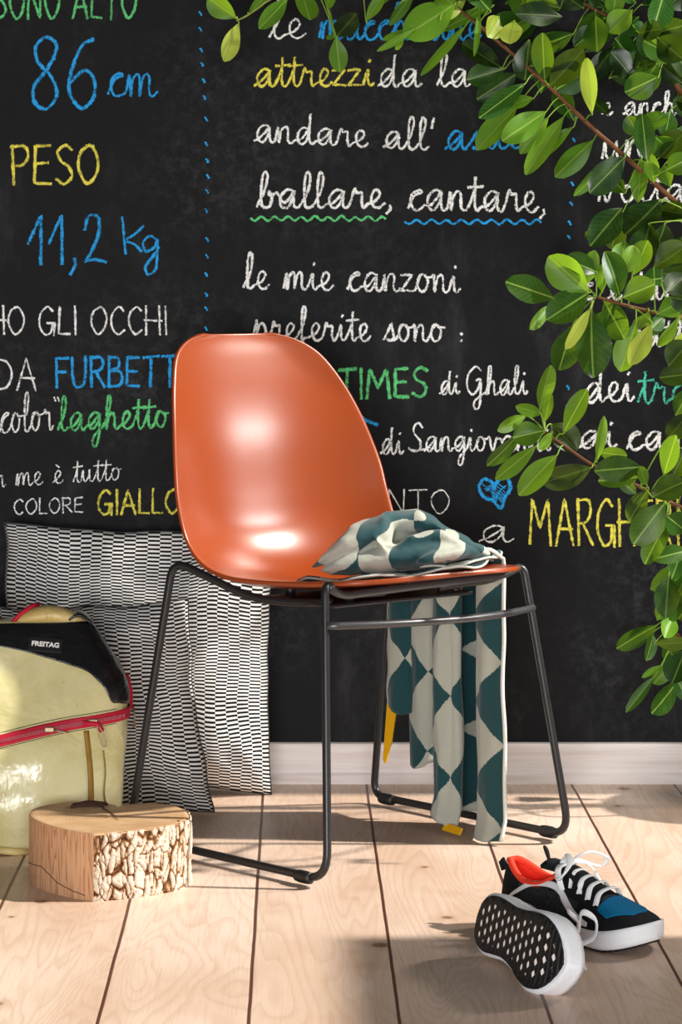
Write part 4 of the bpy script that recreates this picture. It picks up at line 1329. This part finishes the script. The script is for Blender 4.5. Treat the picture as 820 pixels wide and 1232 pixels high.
    flat_lace([off(-.004, -.006, -.002), off(0, 0, .006), off(.008, .006, -.001)], .005, .004, name='lace_knot')
    flat_lace([K, off(.010, .034, -.004), off(.024, .048, -.030)], name='lace_end')
    flat_lace([K, off(.014, -.036, -.002), off(.032, -.050, -.024)], name='lace_end')
    return root

s1 = sneaker('black sneaker with blue toe and red lining, standing upright on its sole', False)
hx, hy = P(606, 1112, 4.0).x, 0
heel = Vector((.296, 3.965, 0)); toe = Vector((.484, 3.785, 0))
d = toe - heel
s1.location = heel; s1.rotation_euler = (0, 0, math.atan2(d.y, d.x)); s1.location.z = .001
s2 = sneaker('sneaker tipped on its side with the patterned black sole facing out', True)
# sole normal faces the viewer and left; toe comes forward right
tx = Vector((.31, -.95, -.01)).normalized()
nz = -Vector((-.86, -.40, .28)); nz = (nz - tx * nz.dot(tx)).normalized()
ty = nz.cross(tx)
R3 = Matrix((tx, ty, nz)).transposed().to_4x4()
R3.translation = Vector((.240, 3.790, .052))
s2.matrix_world = R3
# ------------------------------------------------------------------ the tree reaching in from the right
def mat_leaf():
    m = NT('ficus_leaf', .36, .22); u, v, _ = m.xyz(m.uv())
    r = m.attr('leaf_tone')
    au = m.math('ABSOLUTE', u)
    mid = m.smooth(au, .075, .03)
    sv = m.math('FRACT', m.math('ADD', m.math('MULTIPLY', v, 9.0), m.math('MULTIPLY', au, -2.4)))
    vein = m.math('MULTIPLY', m.smooth(m.math('ABSOLUTE', m.math('SUBTRACT', sv, .5)), .16, .02), .10)
    base = m.ramp(r, [(0.0, srgb(8, 30, 11)), (.38, srgb(34, 82, 22)), (.64, srgb(104, 152, 40)), (1.0, srgb(204, 214, 92))])  # dark to light greens carry painted shade and sun; last stop young yellow
    n = m.noise(m.coord(), 40, 3)
    base = m.mix(m.math('MULTIPLY', m.smooth(n, .4, .75), .12), base, srgb(110, 150, 50))
    base = m.mix(m.math('MULTIPLY', m.math('MAXIMUM', m.math('MULTIPLY', mid, .8), vein), m.smooth(r, -.15, .4)), base, srgb(150, 182, 80))
    m.col(base)
    m.bump(m.math('ADD', mid, vein), .25, .001)
    tr = m.new('ShaderNodeBsdfTranslucent')
    m.put(tr.inputs[0], m.mix(.6, base, srgb(186, 226, 40)))
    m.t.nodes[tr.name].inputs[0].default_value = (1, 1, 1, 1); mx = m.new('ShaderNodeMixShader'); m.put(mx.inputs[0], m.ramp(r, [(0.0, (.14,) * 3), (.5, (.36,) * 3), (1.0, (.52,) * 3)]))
    m.t.links.new(m.b.outputs[0], mx.inputs[1]); m.t.links.new(tr.outputs[0], mx.inputs[2]); m.t.links.new(mx.outputs[0], m.out.inputs['Surface'])
    return m.m
M['leaf'] = mat_leaf()
M['twig'] = plain('brown_twig', srgb(104, 66, 40), .7, .2, 0, .25, 90, .4)
M['green_twig'] = plain('green_twig', srgb(128, 140, 58), .6, .3, 0, .15, 90, .2)
M['pot'] = plain('grey_stoneware', srgb(120, 116, 110), .6, .3, 0, .08, 30, .2)
M['soil'] = plain('dark_soil', srgb(50, 38, 30), .95, .1, 0, .3, 80, .8)
TX, TY = 1.06, 4.86
tree = empty('potted_ficus', (TX, TY, 0))
tag(tree, 'leafy green ficus tree reaching in from the right in front of the blackboard', 'plant')
RT = Matrix.Translation((-TX, -TY, 0))
LR = random.Random(11)
# pot and trunk stand just right of the frame
mb = MB(); prof = [(.02, .0), (.13, .0), (.14, .01), (.165, .28), (.175, .30), (.170, .315), (.160, .315), (.150, .28)]
mb.grid([[Vector((r_ * math.cos(2 * PI * k / 40), r_ * math.sin(2 * PI * k / 40), z)) for k in range(40)] for r_, z in prof], closed_u=True)
mb.F.append(tuple(range(40)))
fixn(mb.build('pot', M['pot'], tree))
mb = MB(); mb.grid([[Vector((r_ * math.cos(2 * PI * k / 40), r_ * math.sin(2 * PI * k / 40), .285 + .01 * noise.noise(Vector((r_ * 30, k * .6, 0))))) for k in range(40)] for r_ in (.001, .05, .1, .153)], closed_u=True)
mb.build('soil', M['soil'], tree)
trunk = spline([Vector((0, 0, .26)), Vector((.01, .01, .5)), Vector((-.02, 0, .8)), Vector((.0, -.01, 1.1)), Vector((-.03, .0, 1.45))], 10)
MB().tube(trunk, [.020, .019, .018, .016, .014, .012, .010, .008], 10).build('trunk', M['twig'], tree)

class Branch:
    def __init__(s, pts, Y, r0, r1, mat='twig'):
        pts = [(p[0], p[1], (TY + (p[2] - TY) * min(1, k / 2.0))) for k, p in enumerate(pts)]
        s.px = pts; s.Y = Y
        s.path = spline([RT @ P(p[0], p[1], Y if len(p) < 3 else p[2]) for p in pts], 8)
        n = len(s.path)
        mb = MB(); mb.tube(s.path, [r0 + (r1 - r0) * i / 9 for i in range(10)], 8)
        s.o = mb.build('branch', M[mat], tree)
        s.mb = MB(); s.tone = []
    def near(s, p):
        return min(s.path, key=lambda q: (q - p).length)
    def leaf(s, bx, by, tx, ty, wpx, tone, ang=None, dY=None, Y0=None, petiole=True, curl=None):
        Yb = (Y0 or s.Y) + LR.uniform(-.03, .03)
        Yt = Yb + (LR.uniform(-.045, .03) if dY is None else dY)
        Yb = min(Yb, 5.02); Yt = min(Yt, 5.03)
        b_, t_ = RT @ P(bx, by, Yb), RT @ P(tx, ty, Yt)
        ax = (t_ - b_); Ln = ax.length; ax.normalize()
        view = Vector((0, -1, 0)); nr = (view - ax * view.dot(ax)).normalized()
        ang = LR.uniform(-.85, .85) if ang is None else ang
        nr = Matrix.Rotation(ang, 3, ax) @ nr
        sd = ax.cross(nr).normalized()
        w_ = wpx * s.Y / F / 2 / max(.55, abs(math.cos(ang)))
        w_ = min(w_, Ln * .40)
        cl = LR.uniform(-.10, .22) if curl is None else curl
        fold = LR.uniform(.10, .40)
        NL, NWD = 12, 6
        rows, U = [], []
        ph = LR.random() * 6
        for i in range(NL + 1):
            v = i / NL
            prof = max(0, math.sin(PI * min(.9995, v * .985 + .012) ** 1.22)) ** (.88 - .40 * v)
            c = b_ + ax * (Ln * v) - nr * (Ln * cl * (v * v - v * .3))
            r_, ur = [], []
            for j in range(NWD + 1):
                u = -1 + 2 * j / NWD
                p = c + sd * (u * w_ * prof) + nr * (fold * w_ * prof * abs(u) ** 1.3) + nr * (.05 * w_ * math.sin(v * 9 + ph + u * 1.5) * abs(u))
                r_.append(p); ur.append((u * prof, v))
            rows.append(r_); U.append(ur)
        s.mb.grid(rows, U=U); k = (NL + 1) * (NWD + 1)
        s.tone += [tone] * k
        if petiole:
            q = s.near(b_)
            if (q - b_).length < .12:
                mid = q.lerp(b_, .5) + Vector((0, 0, .004))
                n0 = len(s.mb.V); s.mb.tube(spline([q, mid, b_, b_ + ax * Ln * .06], 3), .0011, 5)
                s.tone += [.85] * (len(s.mb.V) - n0)
    def done(s):
        o = s.mb.build('foliage', M['leaf'], s.o)
        at = o.data.attributes.new('leaf_tone', 'FLOAT', 'POINT')
        for i, v in enumerate(s.tone): at.data[i].value = v

# tones: d, m, l paint shade to sunlight into leaf colour; y young yellow
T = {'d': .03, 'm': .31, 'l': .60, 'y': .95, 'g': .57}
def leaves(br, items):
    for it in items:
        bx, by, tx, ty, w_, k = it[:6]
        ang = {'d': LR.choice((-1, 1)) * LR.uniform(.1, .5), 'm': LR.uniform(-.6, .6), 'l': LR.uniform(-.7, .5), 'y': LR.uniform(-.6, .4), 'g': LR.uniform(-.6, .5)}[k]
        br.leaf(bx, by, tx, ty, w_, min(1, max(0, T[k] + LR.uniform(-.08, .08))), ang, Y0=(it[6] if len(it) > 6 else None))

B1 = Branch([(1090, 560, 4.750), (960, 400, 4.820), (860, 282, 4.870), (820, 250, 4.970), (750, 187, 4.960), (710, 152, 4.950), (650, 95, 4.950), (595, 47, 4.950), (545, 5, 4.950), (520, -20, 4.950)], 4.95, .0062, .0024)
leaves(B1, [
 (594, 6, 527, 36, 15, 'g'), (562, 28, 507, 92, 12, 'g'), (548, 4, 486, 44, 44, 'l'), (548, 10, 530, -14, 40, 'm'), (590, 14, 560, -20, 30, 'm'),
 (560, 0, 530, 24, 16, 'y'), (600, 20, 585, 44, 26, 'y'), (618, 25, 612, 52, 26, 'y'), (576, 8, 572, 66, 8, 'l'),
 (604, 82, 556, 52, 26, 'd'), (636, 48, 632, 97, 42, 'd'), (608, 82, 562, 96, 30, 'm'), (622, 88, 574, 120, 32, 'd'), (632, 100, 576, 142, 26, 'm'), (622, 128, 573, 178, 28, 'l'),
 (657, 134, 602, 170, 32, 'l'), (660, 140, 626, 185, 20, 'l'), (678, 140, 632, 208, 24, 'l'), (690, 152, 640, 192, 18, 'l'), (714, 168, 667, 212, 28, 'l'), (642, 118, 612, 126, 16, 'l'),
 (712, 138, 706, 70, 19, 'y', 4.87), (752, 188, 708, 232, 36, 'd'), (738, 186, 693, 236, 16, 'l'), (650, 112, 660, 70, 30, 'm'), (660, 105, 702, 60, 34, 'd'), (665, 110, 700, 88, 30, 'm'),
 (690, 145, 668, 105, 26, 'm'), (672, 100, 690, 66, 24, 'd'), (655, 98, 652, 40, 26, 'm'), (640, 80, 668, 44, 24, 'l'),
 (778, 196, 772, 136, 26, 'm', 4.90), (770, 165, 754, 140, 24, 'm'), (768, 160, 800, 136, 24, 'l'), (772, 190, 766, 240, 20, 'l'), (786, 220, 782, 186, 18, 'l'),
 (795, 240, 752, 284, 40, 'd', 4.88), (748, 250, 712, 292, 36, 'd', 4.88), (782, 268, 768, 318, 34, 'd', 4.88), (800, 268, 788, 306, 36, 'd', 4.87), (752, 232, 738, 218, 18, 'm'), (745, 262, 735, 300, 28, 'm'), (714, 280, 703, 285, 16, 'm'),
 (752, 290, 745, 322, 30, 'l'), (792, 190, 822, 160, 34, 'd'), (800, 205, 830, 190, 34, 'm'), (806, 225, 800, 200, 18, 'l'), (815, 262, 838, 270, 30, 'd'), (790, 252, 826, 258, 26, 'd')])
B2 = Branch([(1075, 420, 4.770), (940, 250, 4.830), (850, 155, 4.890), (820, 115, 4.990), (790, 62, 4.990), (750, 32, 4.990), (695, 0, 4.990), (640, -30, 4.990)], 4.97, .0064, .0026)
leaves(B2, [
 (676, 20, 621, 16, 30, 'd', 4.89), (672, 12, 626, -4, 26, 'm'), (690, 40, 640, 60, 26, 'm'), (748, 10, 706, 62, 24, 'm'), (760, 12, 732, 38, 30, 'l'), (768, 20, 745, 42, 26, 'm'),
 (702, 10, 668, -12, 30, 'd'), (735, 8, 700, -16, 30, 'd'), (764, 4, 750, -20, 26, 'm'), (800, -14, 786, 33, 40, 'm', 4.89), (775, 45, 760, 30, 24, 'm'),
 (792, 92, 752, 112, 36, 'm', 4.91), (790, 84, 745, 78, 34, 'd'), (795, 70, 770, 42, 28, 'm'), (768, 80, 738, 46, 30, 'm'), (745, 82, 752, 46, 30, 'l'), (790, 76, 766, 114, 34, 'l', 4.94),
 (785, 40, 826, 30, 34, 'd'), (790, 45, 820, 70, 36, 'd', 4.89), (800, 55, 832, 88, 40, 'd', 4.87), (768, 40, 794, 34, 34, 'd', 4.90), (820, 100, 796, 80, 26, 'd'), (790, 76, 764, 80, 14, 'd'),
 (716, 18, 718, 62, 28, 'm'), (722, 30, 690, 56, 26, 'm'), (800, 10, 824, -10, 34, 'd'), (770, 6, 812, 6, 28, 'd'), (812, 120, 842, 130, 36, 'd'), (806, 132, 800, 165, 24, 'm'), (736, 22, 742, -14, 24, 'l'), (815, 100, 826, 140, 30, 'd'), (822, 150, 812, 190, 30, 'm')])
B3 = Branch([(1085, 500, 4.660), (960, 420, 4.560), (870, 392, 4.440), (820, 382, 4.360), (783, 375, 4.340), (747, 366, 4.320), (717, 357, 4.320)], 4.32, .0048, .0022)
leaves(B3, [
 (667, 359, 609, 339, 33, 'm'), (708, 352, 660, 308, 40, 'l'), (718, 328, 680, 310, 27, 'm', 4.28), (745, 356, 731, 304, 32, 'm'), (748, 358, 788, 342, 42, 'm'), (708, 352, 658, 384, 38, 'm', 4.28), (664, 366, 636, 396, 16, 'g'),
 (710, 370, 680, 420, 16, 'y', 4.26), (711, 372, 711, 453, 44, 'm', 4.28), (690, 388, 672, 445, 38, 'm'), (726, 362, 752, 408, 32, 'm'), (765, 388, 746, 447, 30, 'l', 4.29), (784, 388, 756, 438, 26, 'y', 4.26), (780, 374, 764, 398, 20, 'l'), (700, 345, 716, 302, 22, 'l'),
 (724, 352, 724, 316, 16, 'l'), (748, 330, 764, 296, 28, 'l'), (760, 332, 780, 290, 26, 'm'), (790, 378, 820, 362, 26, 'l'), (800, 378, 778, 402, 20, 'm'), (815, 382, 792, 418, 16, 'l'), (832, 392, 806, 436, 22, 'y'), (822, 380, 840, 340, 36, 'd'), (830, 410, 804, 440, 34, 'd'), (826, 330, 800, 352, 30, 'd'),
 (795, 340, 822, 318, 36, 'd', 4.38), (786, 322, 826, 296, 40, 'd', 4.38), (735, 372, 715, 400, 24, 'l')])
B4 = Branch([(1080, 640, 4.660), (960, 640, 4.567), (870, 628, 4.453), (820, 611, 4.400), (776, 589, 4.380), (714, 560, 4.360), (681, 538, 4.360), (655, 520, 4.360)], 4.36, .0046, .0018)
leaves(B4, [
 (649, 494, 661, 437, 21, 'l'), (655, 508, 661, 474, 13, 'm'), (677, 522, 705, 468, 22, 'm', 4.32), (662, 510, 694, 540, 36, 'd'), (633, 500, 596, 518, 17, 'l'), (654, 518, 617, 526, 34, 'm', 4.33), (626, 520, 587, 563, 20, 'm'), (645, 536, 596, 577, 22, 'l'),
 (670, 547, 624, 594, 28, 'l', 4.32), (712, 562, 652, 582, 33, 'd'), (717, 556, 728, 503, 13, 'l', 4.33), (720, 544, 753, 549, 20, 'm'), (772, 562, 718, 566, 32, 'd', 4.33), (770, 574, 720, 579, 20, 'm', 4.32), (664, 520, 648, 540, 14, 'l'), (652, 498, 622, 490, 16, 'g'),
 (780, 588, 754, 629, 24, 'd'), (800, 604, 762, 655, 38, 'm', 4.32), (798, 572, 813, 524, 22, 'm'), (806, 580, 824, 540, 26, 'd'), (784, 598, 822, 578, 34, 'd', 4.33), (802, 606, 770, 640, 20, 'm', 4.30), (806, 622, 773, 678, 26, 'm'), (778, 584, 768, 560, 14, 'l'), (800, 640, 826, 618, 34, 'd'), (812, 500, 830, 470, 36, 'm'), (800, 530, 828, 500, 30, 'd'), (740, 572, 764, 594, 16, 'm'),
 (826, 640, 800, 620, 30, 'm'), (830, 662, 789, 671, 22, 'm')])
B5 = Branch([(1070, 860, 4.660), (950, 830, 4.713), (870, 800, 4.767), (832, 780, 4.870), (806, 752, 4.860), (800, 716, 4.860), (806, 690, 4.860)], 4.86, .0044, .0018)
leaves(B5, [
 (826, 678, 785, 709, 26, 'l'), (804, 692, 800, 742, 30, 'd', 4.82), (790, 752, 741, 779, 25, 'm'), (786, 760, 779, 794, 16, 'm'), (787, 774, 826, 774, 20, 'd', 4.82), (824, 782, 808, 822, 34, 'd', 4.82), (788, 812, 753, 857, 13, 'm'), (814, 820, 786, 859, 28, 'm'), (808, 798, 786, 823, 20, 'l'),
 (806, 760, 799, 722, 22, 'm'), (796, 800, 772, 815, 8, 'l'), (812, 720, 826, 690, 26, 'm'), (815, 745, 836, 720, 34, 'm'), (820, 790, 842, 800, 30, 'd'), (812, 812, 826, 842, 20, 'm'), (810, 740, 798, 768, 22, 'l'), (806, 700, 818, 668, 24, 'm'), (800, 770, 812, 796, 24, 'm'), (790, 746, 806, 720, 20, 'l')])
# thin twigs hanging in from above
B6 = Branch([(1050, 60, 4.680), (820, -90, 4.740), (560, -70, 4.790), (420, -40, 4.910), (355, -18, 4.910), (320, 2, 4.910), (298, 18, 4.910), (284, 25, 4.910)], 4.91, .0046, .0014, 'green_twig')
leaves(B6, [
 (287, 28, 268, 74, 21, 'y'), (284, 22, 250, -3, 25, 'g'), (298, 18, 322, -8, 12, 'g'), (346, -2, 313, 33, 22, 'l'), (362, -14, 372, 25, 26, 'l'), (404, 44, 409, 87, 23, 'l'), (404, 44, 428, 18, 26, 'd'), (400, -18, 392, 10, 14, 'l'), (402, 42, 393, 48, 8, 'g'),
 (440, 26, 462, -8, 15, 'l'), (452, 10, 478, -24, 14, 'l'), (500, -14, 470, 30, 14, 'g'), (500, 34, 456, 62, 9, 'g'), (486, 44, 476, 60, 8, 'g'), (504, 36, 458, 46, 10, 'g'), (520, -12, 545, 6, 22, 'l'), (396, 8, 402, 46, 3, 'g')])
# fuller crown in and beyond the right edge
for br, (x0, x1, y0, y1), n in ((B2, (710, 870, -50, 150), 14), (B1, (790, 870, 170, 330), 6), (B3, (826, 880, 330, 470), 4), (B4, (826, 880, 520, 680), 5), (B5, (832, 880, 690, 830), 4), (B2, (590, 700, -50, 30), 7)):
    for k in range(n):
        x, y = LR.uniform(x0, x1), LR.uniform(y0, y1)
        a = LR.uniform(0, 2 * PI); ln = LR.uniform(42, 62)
        br.leaf(x, y, x + ln * math.cos(a), y + ln * math.sin(a) * .8 + 8, LR.uniform(24, 38), max(0, min(1, LR.choice((.02, .05, .1, .3, .45)))), LR.uniform(-.9, .9), Y0=min(4.98, br.Y + LR.uniform(.0, .08)))  # mostly dark tones: crown shade painted into the colour
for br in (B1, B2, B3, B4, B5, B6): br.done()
